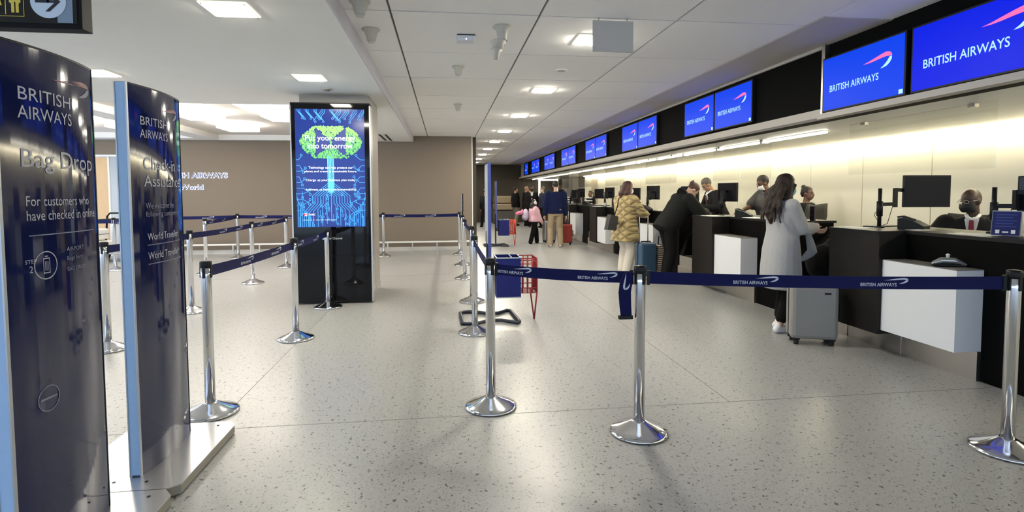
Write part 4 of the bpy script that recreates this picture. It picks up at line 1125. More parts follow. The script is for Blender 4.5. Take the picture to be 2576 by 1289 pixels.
def person(label, loc, face, h=1.72, skin='light', lean=0, turn=0, feet=((-0.10, 0.0), (0.10, 0.0)), hands=(None, None), palm=(None, None), head=(0, 0, 0),
           voxel=0.012, fine=False, top=M_blk, hem=0.0, topfat=0.022, flare=0.0, collar=False, legs=M_blk, legfat=0.016, shoes=M_blk, hair=M_hair, style='short', mask=None,
           build=1.0, curl=0.5, eyes=True, sleeves=True, pelvis_dz=0.0, foot_dirs=(8, -8), legcut=None, group=None):
    """local frame: x to the person's right, y forward; face = heading in degrees from +Y, clockwise"""
    s = h / 1.75
    root = empty('person', (loc[0], loc[1], loc[2] if len(loc) > 2 else 0), -math.radians(face), label, 'person', group)
    V = lambda x, y, z: Vector((x * s, y * s, z * s))
    hipc = V(0, 0, 0.93) + Vector((0, 0, pelvis_dz))
    T = rot('Z', -turn) @ rot('X', -lean)      # torso frame about the hips
    I3 = Matrix.Identity(3)
    def tor(x, y, z):                            # a torso point given in standing coordinates
        return hipc + T @ (V(x, y, z) - V(0, 0, 0.93))
    neck = tor(0, -0.015, 1.475)
    Hm = T @ rot('Z', -head[1]) @ rot('X', -head[0]) @ rot('Y', head[2])
    if abs(lean) > 0: pass
    hc = neck + T @ V(0, 0.012, 0.06) + Hm @ V(0, 0.02, 0.10)     # head centre
    hd = lambda x, y, z: hc + Hm @ V(x, y, z)
    bw = build
    sh = [tor(-0.185 * bw, -0.01, 1.405), tor(0.185 * bw, -0.01, 1.405)]
    hips = [hipc + T.to_3x3() @ V(0, 0, 0) + V(-0.095, 0, -0.01), hipc + V(0.095, 0, -0.01)]
    hips[0] = hipc + V(-0.095, 0, -0.01)
    # arms
    arms = []
    for i, sg in ((0, -1), (1, 1)):
        w = hands[i]
        wrist = (tor(sg * 0.245 * bw, 0.03, 0.87) if w is None else Vector(w))
        hint = T @ Vector((sg * 0.55, -0.8, -0.35))
        el, wr = ik(sh[i], wrist, 0.285 * s, 0.26 * s, hint)
        arms.append((sh[i], el, wr))
    # legs
    lg = []
    for i, sg in ((0, -1), (1, 1)):
        f = feet[i]; ank = Vector((f[0] * s, f[1] * s, (f[2] if len(f) > 2 else 0.0) + 0.085 * s))
        kn, ak = ik(hips[i], ank, 0.43 * s, 0.425 * s, Vector((sg * 0.05, 1, 0.0)))
        lg.append((hips[i], kn, ank))
    # ---------------- body: one welded figure
    b = MB()
    secs = [(tor(0, 0, 0.84), .10, .08, T), (tor(0, 0, 0.90), .155, .105, T), (tor(0, 0.0, 1.0), .150 * bw, .10 * bw, T), (tor(0, 0.005, 1.12), .135 * bw, .09 * bw, T), (tor(0, 0.01, 1.26), .155 * bw, .105 * bw, T),
            (tor(0, 0.0, 1.36), .165 * bw, .10, T), (tor(0, -0.01, 1.43), .13 * bw, .075, T), (tor(0, -0.012, 1.47), .06, .058, T)]
    loft(b, secs)
    limb(b, [tor(0, -0.012, 1.43), neck, hc + Hm @ V(0, -0.015, -0.06)], [.060 * s, .053 * s, .052 * s])
    b.ball(hd(0, -0.012, 0.022), (.074 * s, .094 * s, .096 * s), 16, 12, Hm)
    b.ball(hd(0, 0.028, -0.045), (.060 * s, .060 * s, .072 * s), 16, 12, Hm)
    b.ball(hd(0, 0.048, -0.082), (.036 * s, .036 * s, .030 * s), 12, 8, Hm)
    limb(b, [hd(0, 0.083, 0.012), hd(0, 0.102, -0.026)], [.009 * s, .014 * s], 8)
    for sg in (-1, 1):
        b.ball(hd(sg * 0.075, -0.008, -0.012), (.012 * s, .020 * s, .032 * s), 8, 8, Hm)
    b.ball(hd(0, 0.088, -0.060), (.024 * s, .010 * s, .008 * s), 8, 6, Hm)
    for i, (a, e, w) in enumerate(arms):
        limb(b, [a, e, w], [.052 * s * bw, .040 * s, .027 * s])
        d = (w - e).normalized()
        side = Vector((-1 if i == 0 else 1, 0, 0))
        nrm = palm[i]; nrm = (-side if nrm is None else Vector(nrm)).normalized()
        nrm = (nrm - d * nrm.dot(d)).normalized()
        sd = d.cross(nrm).normalized()
        if sd.y < 0 if abs(sd.y) > 0.3 else (sd.x * (1 if i == 1 else -1) > 0): sd = -sd      # thumb side forward / inward
        k = s * (1.0 if fine else 1.12)
        limb(b, [w + d * .012 * k, w + d * .075 * k], [.030 * k, .036 * k], 12, 0.5, nrm)
        for q, (off, ln) in enumerate(((.030, .072), (.010, .080), (-.010, .075), (-.029, .058))):
            p0 = w + d * .085 * k + sd * off * k
            c1 = curl * 0.7; c2 = curl * 1.6
            d1 = (d * math.cos(c1) + nrm * math.sin(c1)).normalized(); d2 = (d * math.cos(c2) + nrm * math.sin(c2)).normalized()
            p1 = p0 + d1 * ln * .5 * k; p2 = p1 + d2 * ln * .5 * k
            limb(b, [p0 - d * .02 * k, p0, p1, p2], [.0088 * k, .0090 * k, .0082 * k, .0068 * k], 7)
        t0 = w + d * .03 * k + sd * .026 * k
        t1 = t0 + (sd * .75 + d * .6 + nrm * .2).normalized() * .038 * k; t2 = t1 + (d * .8 + nrm * .45 + sd * .15).normalized() * .034 * k
        limb(b, [t0, t1, t2], [.0125 * k, .0105 * k, .008 * k], 8)
    for i, (a, kn, ak) in enumerate(lg):
        limb(b, [a, kn, ak], [.082 * s, .054 * s, .037 * s])
        fd = rot('Z', -foot_dirs[i]) @ Vector((0, 1, 0))
        limb(b, [ak + Vector((0, 0, -.05 * s)) - fd * .03 * s, ak + Vector((0, 0, -.055 * s)) + fd * .13 * s], [.030 * s, .025 * s])
    link('body', fuse(b, 'body', voxel if not fine else 0.0065, 3), SKIN[skin], root)
    if eyes:
        e = MB()
        for sg in (-1, 1): e.ball(hd(sg * 0.030, 0.077, 0.004), (.012 * s, .010 * s, .006 * s), 8, 6, Hm)
        e.build('eyes', M_eye, root)
        e = MB()
        for sg in (-1, 1): limb(e, [hd(sg * 0.014, 0.086, 0.022), hd(sg * 0.045, 0.073, 0.024)], [.004 * s, .003 * s], 6)
        e.build('eyebrows', hair if style != 'bald' else M_hair, root)
    # ---------------- trousers
    g = MB(); tf = legfat * s
    loft(g, [(hipc + V(0, 0, -0.10), .14, .11, I3), (hipc + V(0, 0, -0.03), .165, .125, I3), (tor(0, 0, 0.99), .158 * bw + legfat, .11 + legfat, T), (tor(0, 0, 1.04), .15 * bw + legfat * .5, .105, T)])
    for i, (a, kn, ak) in enumerate(lg):
        end = ak if legcut is None else kn.lerp(ak, legcut)
        limb(g, [a, kn, end + Vector((0, 0, -0.01 if legcut is None else 0))], [.090 * s + tf, .062 * s + tf * 1.2, .050 * s + tf * 1.2])
    link('trousers', fuse(g, 'trousers', max(voxel, .010), 5), legs, root)
    # ---------------- shoes
    for i, (a, kn, ak) in enumerate(lg):
        g = MB(); fd = rot('Z', -foot_dirs[i]) @ Vector((0, 1, 0)); zb = Vector((ak.x, ak.y, ak.z - .085 * s))
        limb(g, [zb + Vector((0, 0, .043 * s)) - fd * .035 * s, zb + Vector((0, 0, .040 * s)) + fd * .07 * s, zb + Vector((0, 0, .030 * s)) + fd * .155 * s], [.042 * s, .043 * s, .030 * s], 12)
        limb(g, [zb + Vector((0, 0, .06 * s)) - fd * .02 * s, zb + Vector((0, 0, .09 * s)) - fd * .01 * s], [.04 * s, .036 * s])
        link('shoe', fuse(g, 'shoe', .008, 2), shoes, root)
    # ---------------- upper garment
    g = MB(); q = topfat
    hz = 0.90 - hem
    if hem < 0.12:
        loft(g, [(tor(0, 0, hz), .158 * bw + q + flare, .112 + q + flare, T), (tor(0, 0, .97), .16 * bw + q, .112 * bw + q, T), (tor(0, 0.005, 1.12), .148 * bw + q, .10 * bw + q, T), (tor(0, 0.01, 1.27), .164 * bw + q, .112 * bw + q, T),
                 (tor(0, 0, 1.37), .172 * bw + q * .8, .105 + q * .7, T), (tor(0, -0.012, 1.44), .12 * bw + q, .078 + q * .5, T), (tor(0, -0.012, 1.475 + (.03 if collar else 0)), .062 + q * .5, .062 + q * .5, T)])
    else:
        loft(g, [(hipc + V(0, 0.0, -hem), .165 + q + flare, .12 + q + flare, I3), (hipc + V(0, 0, -hem * .5), .168 + q + flare * .6, .125 + q + flare * .6, I3), (hipc + V(0, 0, -.02), .168 + q + flare * .2, .12 + q + flare * .2, I3),
                 (tor(0, 0.005, 1.12), .148 * bw + q, .10 * bw + q, T), (tor(0, 0.01, 1.27), .164 * bw + q, .112 * bw + q, T), (tor(0, 0, 1.37), .172 * bw + q * .8, .105 + q * .7, T), (tor(0, -0.012, 1.44), .12 * bw + q, .078 + q * .5, T), (tor(0, -0.012, 1.475 + (.03 if collar else 0)), .062 + q * .5, .062 + q * .5, T)])
    for i, (a, e, w) in enumerate(arms):
        if sleeves:
            limb(g, [a, e, e.lerp(w, .93)], [.058 * s * bw + q * .8, .045 * s + q, .034 * s + q * .8])
        else:
            limb(g, [a, a.lerp(e, .75)], [.060 * s * bw + q * .8, .05 * s + q])
    link('top', fuse(g, 'top', max(voxel, .010), 5), top, root)
    # ---------------- hair
    if style != 'bald':
        g = MB()
        g.ball(hd(0, -0.022, 0.036), (.083 * s, .098 * s, .097 * s), 16, 12, Hm)
        if style in ('short', 'fade'):
            cut = MB()
        if style == 'fluffy':
            for a in range(12):
                an = a * 2.4; g.ball(hd(.055 * math.cos(an), -.025 + .065 * math.sin(an), .075 + .02 * math.sin(a * 1.7)), .042 * s, 8, 6)
        if style in ('long', 'bob'):
            L = {'long': .34, 'bob': .12}[style]
            for sg in (-1, 1):
                limb(g, [hd(sg * .05, -.02, .05), hd(sg * .078, -.03, -.06), hd(sg * .085, -.055, -.06 - L * .5), hd(sg * .075, -.05, -.06 - L)], [.05 * s, .042 * s, .05 * s, .026 * s])
            limb(g, [hd(0, -.06, .05), hd(0, -.085, -.08), hd(0, -.10, -.08 - L * .5), hd(0, -.10, -.08 - L)], [.07 * s, .07 * s, .078 * s, .04 * s])
            if style == 'long':
                for k_ in range(15):
                    x = (k_ - 7) * .0165; ph = k_ * 1.9; yb = -.105 - .03 * math.cos(x * 14)
                    pts = [hd(x * .8, yb + .02, -.02)]
                    for j in range(1, 8):
                        f = j / 7
                        pts.append(hd(x * (1 + .55 * f) + .018 * math.sin(ph + j * 1.7), yb - .035 * math.sin(f * 2.6) + .014 * math.cos(ph * 1.3 + j * 1.9), -.02 - (.36 + .05 * math.sin(ph)) * f))
                    limb(g, pts, [.022 * s] + [(.023 - .010 * j / 7) * s for j in range(1, 8)], 7)
                for sg in (-1, 1):
                    for k_ in range(4):
                        ph = k_ * 2.1 + sg
                        pts = [hd(sg * (.070 + .004 * k_), .035 - .025 * k_, .01 - .02 * j / 1.0 * 0 - .055 * j + 0) + Hm @ V(.012 * math.sin(ph + j * 1.6) + sg * .004 * j, .010 * math.cos(ph + j * 1.5) - .004 * j, 0) for j in range(7)]
                        limb(g, pts, [.020 * s] * 5 + [.015 * s, .008 * s], 7)
        if style == 'bun':
            g.ball(hd(0, -.075, .115), (.042 * s, .042 * s, .038 * s), 12, 8, Hm)
            limb(g, [hd(0, -.07, .0), hd(0, -.06, -.05)], [.06 * s, .045 * s])
        if style == 'updo':
            g.ball(hd(0, -.105, .055), (.042 * s, .04 * s, .04 * s), 12, 8, Hm)
            for k_ in range(5):
                limb(g, [hd(.01 * k_ - .02, -.12, .07), hd(.016 * k_ - .03, -.15, .10 + .012 * (k_ % 3))], [.010 * s, .003 * s], 6)
        hm = fuse(g, 'hair', .009 if voxel < .011 else .012, 2)
        # keep the face clear: push hair in front of the hairline back under the skin
        inv = Hm.inverted()
        bm = bmesh.new(); bm.from_mesh(hm)
        dead = []
        for f in bm.faces:
            q_ = (inv @ (f.calc_center_median() - hc)) / s
            front = q_.y > 0.028 and q_.z < 0.062 and abs(q_.x) < 0.085
            low = style in ('short', 'fade', 'bun', 'updo', 'fluffy') and (q_.z < -0.012 - 0.9 * max(0, -q_.y - .0) * .55) and q_.z > -.3
            if style in ('short', 'fade', 'fluffy') and q_.y > -0.01 and q_.z < 0.02: low = True
            if front or low: dead.append(f)
        bmesh.ops.delete(bm, geom=dead, context='FACES'); bm.to_mesh(hm); bm.free()
        link('hair', hm, hair, root)
    # ---------------- mask
    if mask is not None:
        g = MB(); rings = []
        for v in range(7):
            z = -0.018 - 0.082 * v / 6
            ring = []
            for i in range(11):
                a = math.radians(-78 + 15.6 * i)
                r = 0.070 + 0.004 * math.sin(v / 6 * math.pi)
                y = 0.030 + (0.070 + 0.012 * math.sin(v / 6 * math.pi)) * math.cos(a) - (0.012 * max(0, v - 3) / 3)
                ring.append(hd(r * math.sin(a), y, z))
            rings.append(ring)
        vs = [p for r_ in rings for p in r_]; n = 11
        g.add(vs, [(k_ * n + i, k_ * n + i + 1, (k_ + 1) * n + i + 1, (k_ + 1) * n + i) for k_ in range(6) for i in range(n - 1)], True)
        o = g.build('face_mask', mask, root)
        sm = o.modifiers.new('t', 'SOLIDIFY'); sm.thickness = 0.003
    root['_s'] = s
    return root, dict(hd=hd, tor=tor, arms=arms, legs=lg, Hm=Hm, T=T, s=s, hc=hc)

def tie_and_shirt(root, J, tie, lapels=True):
    tor = J['tor']; T = J['T']
    v = [tor(-.055, .112, 1.455), tor(.055, .112, 1.455), tor(.004, .150, 1.16), tor(-.004, .150, 1.16)]
    g = MB(); N = (T @ Vector((0, .012, 0)))
    g.add([tuple(p) for p in v] + [tuple(p + N) for p in v], [(0, 1, 2, 3), (4, 5, 6, 7), (0, 1, 5, 4), (1, 2, 6, 5), (2, 3, 7, 6), (3, 0, 4, 7)])
    g.build('shirt_front', M_shirt, root)
    g = MB(); limb(g, [tor(-.05, .03, 1.49), tor(-.035, .085, 1.465), tor(0, .105, 1.45), tor(.035, .085, 1.465), tor(.05, .03, 1.49)], [.016] * 5, 8); g.build('shirt_collar', M_shirt, root)
    if tie is not None:
        v = [tor(-.016, .135, 1.445), tor(.016, .135, 1.445), tor(.03, .168, 1.2), tor(0, .170, 1.13), tor(-.03, .168, 1.2)]
        N = (T @ Vector((0, .010, 0)))
        g = MB(); g.add([tuple(p) for p in v] + [tuple(p + N) for p in v], [(0, 1, 2, 3, 4), (5, 6, 7, 8, 9)] + [(i, (i + 1) % 5, 5 + (i + 1) % 5, 5 + i) for i in range(5)])
        g.build('tie', tie, root)

# ------------------------------------------------------------------ customers
M_greycoat = mat('pale_grey_wool_coat', (0.35, 0.35, 0.355), rough=0.95, noise=0.12, nscale=90, bump=0.3, bscale=300, sheen=0.3)
M_tanq = quilted('tan_quilted_jacket', (0.50, 0.37, 0.16))
M_cream_t = mat('cream_trousers', (0.62, 0.57, 0.48), rough=0.85)
M_navyk = mat('navy_sweater', (0.007, 0.011, 0.045), rough=0.95, spec=0.2, bump=0.2, bscale=400)
M_khaki = mat('khaki_trousers', (0.33, 0.25, 0.155), rough=0.85)
M_pink = mat('pink_jacket', (0.72, 0.42, 0.50), rough=0.8)
M_sneak = mat('white_sneaker', (0.72, 0.72, 0.74), rough=0.6)
M_parka = mat('black_parka', (0.009, 0.0095, 0.0085), rough=0.75, spec=0.15, bump=0.4, bscale=18)

r, J = person('woman in a long pale grey coat and blue mask holding a phone', (3.40, 5.17), 92, 1.60, 'light', lean=2, feet=((-.07, .04), (.10, -.06)), hands=((-.02, .35, 1.03), (.03, .33, 1.06)), palm=((0.6, 0, .6), (-.9, 0, .3)),
              head=(8, -4, 0), voxel=.010, fine=True, top=M_greycoat, hem=0.44, topfat=.030, flare=.025, collar=True, legs=M_blk, legfat=.012, shoes=M_sneak, hair=M_hairb, style='long', mask=M_maskb, curl=.75, build=.98, legcut=.80)
g = MB(); tor = J['tor']
for sg in (-1, 1):
    limb(g, [tor(sg * .05, .02, 1.50), tor(sg * .075, .12, 1.40), tor(sg * .05, .165, 1.22), tor(sg * .035, .17, 1.02)], [.020, .024, .026, .018], 8, .6, Vector((0, 1, 0)))
link('lapels', fuse(g, 'lapels', .009, 2), M_greycoat, r)
g = MB()
limb(g, [Vector((.02, .28, .98)), Vector((.06, .30, .82)), Vector((.03, .22, .74))], [.035, .055, .03], 8, .5, Vector((1, 0, 0)))
link('belt_end', fuse(g, 'belt_end', .009, 2), M_greycoat, r)
t = empty('phone', (3.735, 5.16, 1.20), 0, 'dark phone held up in the hand of the woman in grey', 'phone')
MB().box(-.008, .008, -.036, .036, -.08, .08, bev=.003).build('case', mat('phone_case', (.10, .06, .06), rough=.4), t)
MB().box(-.0095, -.008, -.032, .032, -.074, .074).build('screen', M_gloss, t)

r, J = person('woman in a tan quilted jacket and cream trousers at a desk', (3.12, 9.2), 62, 1.62, 'light', lean=3, feet=((-.09, .02), (.09, -.05)), hands=((-.10, .30, 1.06), (.13, .38, 1.04)), palm=((0.3, 0, -.9), (-.2, 0, .9)), head=(10, 22, 0),
              voxel=.010, fine=True, top=M_tanq, hem=0.30, topfat=.05, flare=.045, legs=M_cream_t, legfat=.03, shoes=M_sneak, hair=M_hairr, style='bob', mask=M_maskw, curl=.25, collar=True)
g = MB(); tor = J['tor']
limb(g, [tor(-.10, -.20, 1.02), tor(.12, -.20, 1.00)], [.03, .03], 8); limb(g, [tor(.02, -.21, 1.02), tor(.01, -.24, .93)], [.035, .02], 8); limb(g, [tor(.05, -.21, 1.02), tor(.10, -.235, .95)], [.03, .02], 8)
link('tied_belt', fuse(g, 'tied_belt', .01, 2), M_tanq, r)

t = empty('shoulder_bag', (2.79, 8.98, .80), math.radians(20), 'dark grey shoulder bag hanging at the back of the tan quilted jacket', 'bag')
MB().prism([(-.10, 0), (.08, -.02), (.13, .22), (-.03, .26)], -.05, .05, 'y').build('bag_body', mat('charcoal_bag', (.035, .033, .032), rough=.7), t)
MB().tube([(.08, 0, .22), (.16, .02, .40), (.22, .06, .54)], .008, 6).build('strap', M_blk, t)

r, J = person('person in a black padded jacket bending over a desk', (3.50, 8.28), 84, 1.74, 'light', lean=35, feet=((-.10, .02), (.11, -.10)), hands=((-.15, .62, 1.10), (.12, .60, 1.10)), palm=((0, 0, -1), (0, 0, -1)), head=(24, 6, 0),
              voxel=.011, top=M_parka, hem=0.10, topfat=.055, collar=True, legs=M_blk, legfat=.022, shoes=M_blk, hair=M_hairr, style='updo', mask=None)
g = MB(); tor = J['tor']; limb(g, [tor(-.08, -.07, 1.47), tor(0, -.11, 1.50), tor(.08, -.07, 1.47)], [.05, .06, .05], 10)
link('hood', fuse(g, 'hood', .012, 3), M_blk, r)

r, J = person('man in a navy sweater and khaki trousers seen from behind', (2.89, 14.1), 4, 1.74, 'light', feet=((-.14, .02), (.13, 0.0)), hands=((-.29, .04, .86), (.28, .03, .84)), voxel=.012, top=M_navyk, hem=0.01, topfat=.035, legs=M_khaki, legfat=.022, shoes=mat('white_soled_shoe', (.55, .54, .52), rough=.6), hair=M_hair, style='short', build=1.12, head=(2, 6, 0), foot_dirs=(-10, 12))
g = MB(); g.box(.085, .12, -.150, -.142, .985, 1.0); g.build('pocket_tag', M_shirt, r)

r, J = person('girl in a pink jacket with white headphones and a backpack', (2.50, 15.2), 78, 1.24, 'light', feet=((-.12, .16), (.10, -.20)), hands=((-.12, .20, .66), (.15, .16, .62)), voxel=.010, top=M_pink, hem=.02, topfat=.035, legs=M_blk, legfat=.03, shoes=M_sneak, hair=M_hair, style='long', mask=None, head=(0, 0, 0))
hd = J['hd']
g = MB(); g.tube([hd(.098 * math.sin(a), -.01, .02 + .112 * math.cos(a)) for a in [math.radians(-95 + 19 * i) for i in range(11)]], .009, 8); g.build('headphone_band', M_sneak, r)
g = MB()
for sg in (-1, 1): g.ball(hd(sg * .098, -.01, -.005), (.025, .045, .048), 12, 8, J['Hm'])
g.build('headphone_cups', M_sneak, r)
t = empty('backpack', (2.25, 15.17, .82), math.radians(-78), 'lavender backpack with a pink soft toy worn by the girl', 'backpack')
g = MB(); g.ball((0, 0, 0), (.13, .085, .17), 14, 10); g.ball((0, -.04, -.06), (.10, .07, .09), 12, 8); g.ball((0.06, -.03, -.08), (.06, .05, .06), 10, 8)
link('bag', fuse(g, 'bag', .012, 3), mat('lavender_nylon', (.50, .44, .56), rough=.6), t)
g = MB(); g.ball((0, -.16, .06), (.06, .10, .055), 12, 8); g.ball((0, -.26, .03), (.045, .05, .045), 10, 8); g.ball((0, -.10, .12), (.03, .03, .04), 8, 6)
link('soft_toy', fuse(g, 'soft_toy', .011, 3), mat('pink_plush', (.75, .22, .36), rough=.9), t)

# far group
person('man in a black jacket and khaki trousers facing the desks far down the hall', (3.09, 23.85), 70, 1.70, 'tan', voxel=.016, top=M_blk, hem=.06, topfat=.05, legs=mat('stone_trousers', (.20, .17, .13), rough=.8), legfat=.02, hair=M_hair, feet=((-.1, .06), (.1, -.05)))
r, J = person('bald man in a long dark coat with a pale green scarf far down the hall', (3.50, 23.4), 80, 1.74, 'tan', voxel=.016, top=M_blk, hem=.45, topfat=.05, flare=.02, style='bald', legs=M_blk)
g = MB(); tor = J['tor']; limb(g, [tor(.10, .13, 1.42), tor(.07, .20, 1.15), tor(.07, .21, .98)], [.03, .04, .03], 8, .5, Vector((0, 1, 0))); g.build('scarf', mat('pale_green_scarf', (.42, .55, .40), rough=.8), r)
r, J = person('agent in a dark suit and white shirt standing far down the hall', (3.62, 22.6), 190, 1.74, 'brown', voxel=.016, top=M_suit, hem=.08, topfat=.035, hair=M_hair, mask=M_maskk)
tie_and_shirt(r, J, None)
person('person in a navy top half hidden beside the man in the sweater', (4.0, 22.2), 250, 1.70, 'tan', voxel=.016, top=mat('dark_navy_top', (.015, .02, .06), rough=.8), hem=.05, hair=M_hairg, mask=M_maskw)
person('person with a beige jacket among the far group', (3.85, 24.6), 200, 1.62, 'tan', voxel=.016, top=mat('beige_jacket', (.30, .22, .13), rough=.8), hem=.05, hair=M_hairb)
person('person in dark clothes walking past the far brown corner', (1.70, 22.9), 330, 1.60, 'tan', voxel=.016, top=M_suit, hem=.08, topfat=.04, legs=M_suit, hair=M_hair, feet=((-.08, .22), (.08, -.22)), lean=4)

# ------------------------------------------------------------------ agents behind the desks
M_redtie = mat('red_tie', (.22, .015, .02), rough=.5)
M_browntie = mat('brown_tie', (.12, .05, .04), rough=.5)
r, J = person('bald agent in dark suit, red tie and black mask seated at the nearest desk', (5.16, 4.77), 232, 1.76, 'dark', pelvis_dz=-.31, feet=((-.14, .36), (.14, .36)), hands=((-.20, .30, .98), (.20, .32, .98)), palm=((0, 0, -1), (0, 0, -1)), head=(10, 34, 0), voxel=.010,
              top=M_suit, hem=.0, topfat=.035, legs=M_suit, style='bald', mask=M_maskk, build=1.12)
tie_and_shirt(r, J, M_redtie)
hd = J['hd']; g = MB()
for sg in (-1, 1):
    g.tube([hd(sg * .031 + .024 * math.cos(a), .092, .004 + .018 * math.sin(a)) for a in [i * .7854 for i in range(8)]], .0022, 5, closed=True)
    g.tube([hd(sg * .055, .088, .008), hd(sg * .078, .0, .006)], .002, 5)
g.build('glasses', M_steel, r)
r, J = person('grey haired agent in a dark suit leaning over his desk', (5.22, 9.82), 276, 1.76, 'tan', lean=20, hands=((-.18, .42, 1.14), (.18, .44, 1.14)), palm=((0, 0, -1), (0, 0, -1)), head=(22, 0, 0), voxel=.010, top=M_suit, hem=.05, topfat=.035, legs=M_suit, hair=M_hairg, style='fade', build=1.08)
tie_and_shirt(r, J, M_browntie)
r, J = person('agent in a dark vest and white mask reaching for the desk phone', (5.10, 8.02), 272, 1.70, 'brown', lean=10, hands=((-.20, .30, 1.05), (.02, .50, 1.13)), palm=((0, 0, -1), (0, 0, -1)), head=(14, 0, 0), voxel=.009, fine=True, top=mat('dark_grey_vest', (.035, .032, .032), rough=.7), hem=.05, topfat=.05, sleeves=False, legs=M_suit, hair=M_hair, style='fade', mask=M_maskw, build=1.1)
g = MB(); a, e, w = J['arms'][1]; limb(g, [a.lerp(e, .45), a.lerp(e, .86)], [.066, .060], 12); g.build('orange_sleeve', mat('orange_cloth', (.62, .27, .10), rough=.7), r)
g = MB(); limb(g, [e.lerp(w, .90), e.lerp(w, .97)], [.034, .034], 10); g.build('wristband', mat('pale_green_band', (.45, .5, .30), rough=.5), r)
person('agent with hair in a top bun standing behind the woman in grey', (5.30, 7.46), 150, 1.50, 'brown', voxel=.012, top=M_suit, hem=.03, hair=M_hair, style='bun')
person('agent behind the woman in the tan jacket', (4.95, 14.8), 250, 1.62, 'dark', voxel=.014, top=M_suit, hem=.03, hair=M_hair, style='fluffy')
person('agent half hidden behind the bending person', (5.0, 11.0), 260, 1.52, 'tan', voxel=.014, top=M_suit, hem=.03, hair=M_hairb, style='bob')
person('dark haired agent at the desk beyond the red suitcase', (5.0, 18.4), 250, 1.50, 'brown', voxel=.016, top=M_suit, hem=.03, hair=M_hair)
person('agent with a white collar farthest along the desks', (5.0, 20.6), 240, 1.55, 'brown', voxel=.016, top=M_suit, hem=.03, hair=M_hair, style='bun')

# ------------------------------------------------------------------ luggage
def suitcase(loc, rz, w, d, h, label, mm, handle=0.0, band=True, plate=None):
    t = empty('suitcase', loc, rz, label, 'suitcase')
    z0 = 0.055
    b = MB().box(-w / 2, w / 2, -d / 2, d / 2, z0, h, bev=0.035).build('shell', mm, t)
    if band: MB().box(-w / 2 - .003, w / 2 + .003, -.012, .012, z0 - .002, h + .003, bev=.003).build('zip_band', M_blackpl, t)
    for sx in (-1, 1):
        for sy in (-1, 1):
            x, y = sx * (w / 2 - .05), sy * (d / 2 - .045)
            wh = MB().cyl((x - .018, y, .026), (x + .018, y, .026), .026, n=14).build('wheel', M_rubber, t)
            MB().box(x - .03, x + .03, y - .03, y + .03, .045, .075, bev=.006).build('wheel_mount', M_blackpl, wh)
    hd_ = MB(); hd_.tube([(-.09, 0, h - .002), (-.085, 0, h + .022), (.085, 0, h + .022), (.09, 0, h - .002)], .011, 8); hd_.build('top_handle', M_blackpl, t)
    MB().tube([(w / 2 - .002, 0, h * .42), (w / 2 + .025, 0, h * .45), (w / 2 + .025, 0, h * .68), (w / 2 - .002, 0, h * .71)], .012, 8).build('side_handle', M_blackpl, t)
    if handle > 0:
        m = MB(); m.tube([(-.08, d * .3, h - .01), (-.08, d * .3, h + handle), (.08, d * .3, h + handle), (.08, d * .3, h - .01)], .009, 8); m.build('pull_handle', M_steel, t)
    if plate: MB().box(plate[0] - .028, plate[0] + .028, -d / 2 - .004, -d / 2, plate[1] - .009, plate[1] + .009, bev=.002).build('name_plate', M_blackpl, t)
    return t
suitcase((3.415, 4.70, 0), math.radians(-20), .40, .23, .555, 'grey hard shell suitcase standing beside the woman in the grey coat', mat('grey_shell', (.235, .225, .21), rough=.35), plate=(.10, .49))
suitcase((2.99, 15.55, 0), math.radians(10), .36, .24, .63, 'silver ribbed suitcase between the girl and the man in navy', mat('silver_shell', (.33, .33, .33), rough=.3, metal=.6), handle=.35)
suitcase((3.30, 14.75, 0), math.radians(-8), .36, .24, .56, 'red suitcase with a white tag beside the man in navy', mat('red_shell', (.30, .022, .012), rough=.5), handle=.35, plate=(-.1, .44))
t = suitcase((3.27, 8.60, 0), math.radians(12), .30, .22, .60, 'dark blue suitcase behind the middle front stanchion', mat('denim_blue_shell', (.035, .075, .13), rough=.5), handle=.42)
t = empty('striped_bag', (3.52, 8.62, 0.12), 0, 'black bag with tan stripes hanging on the dark blue suitcase', 'bag')
g = MB(); g.prism([(-.06, 0), (.12, .0), (.15, .12), (.10, .38), (0, .46), (-.06, .42)], -.10, .10, 'y'); g.build('bag_body', striped('striped_cloth', (.018, .017, .018), (.42, .33, .24), 9.0), t)
MB().tube([(-.03, 0, .42), (-.02, 0, .58), (.05, 0, .58), (.07, 0, .41)], .008, 6).build('strap', M_blk, t)
t = empty('duffel_bag', (4.36, 5.42, .375), math.radians(8), 'bulky black bag lying on the belt beside the woman in grey', 'bag')
g = MB(); limb(g, [Vector((-.28, 0, .28)), Vector((.25, 0, .30))], [.22, .23], 16); g.ball((-.1, 0, .42), (.22, .17, .16), 12, 8)
link('bag_body', fuse(g, 'bag_body', .014, 4), M_blk, t)
MB().tube([(-.15, -.12, .45), (-.12, -.14, .60), (.12, -.14, .60), (.15, -.12, .45)], .012, 8).build('strap', M_blackpl, t)

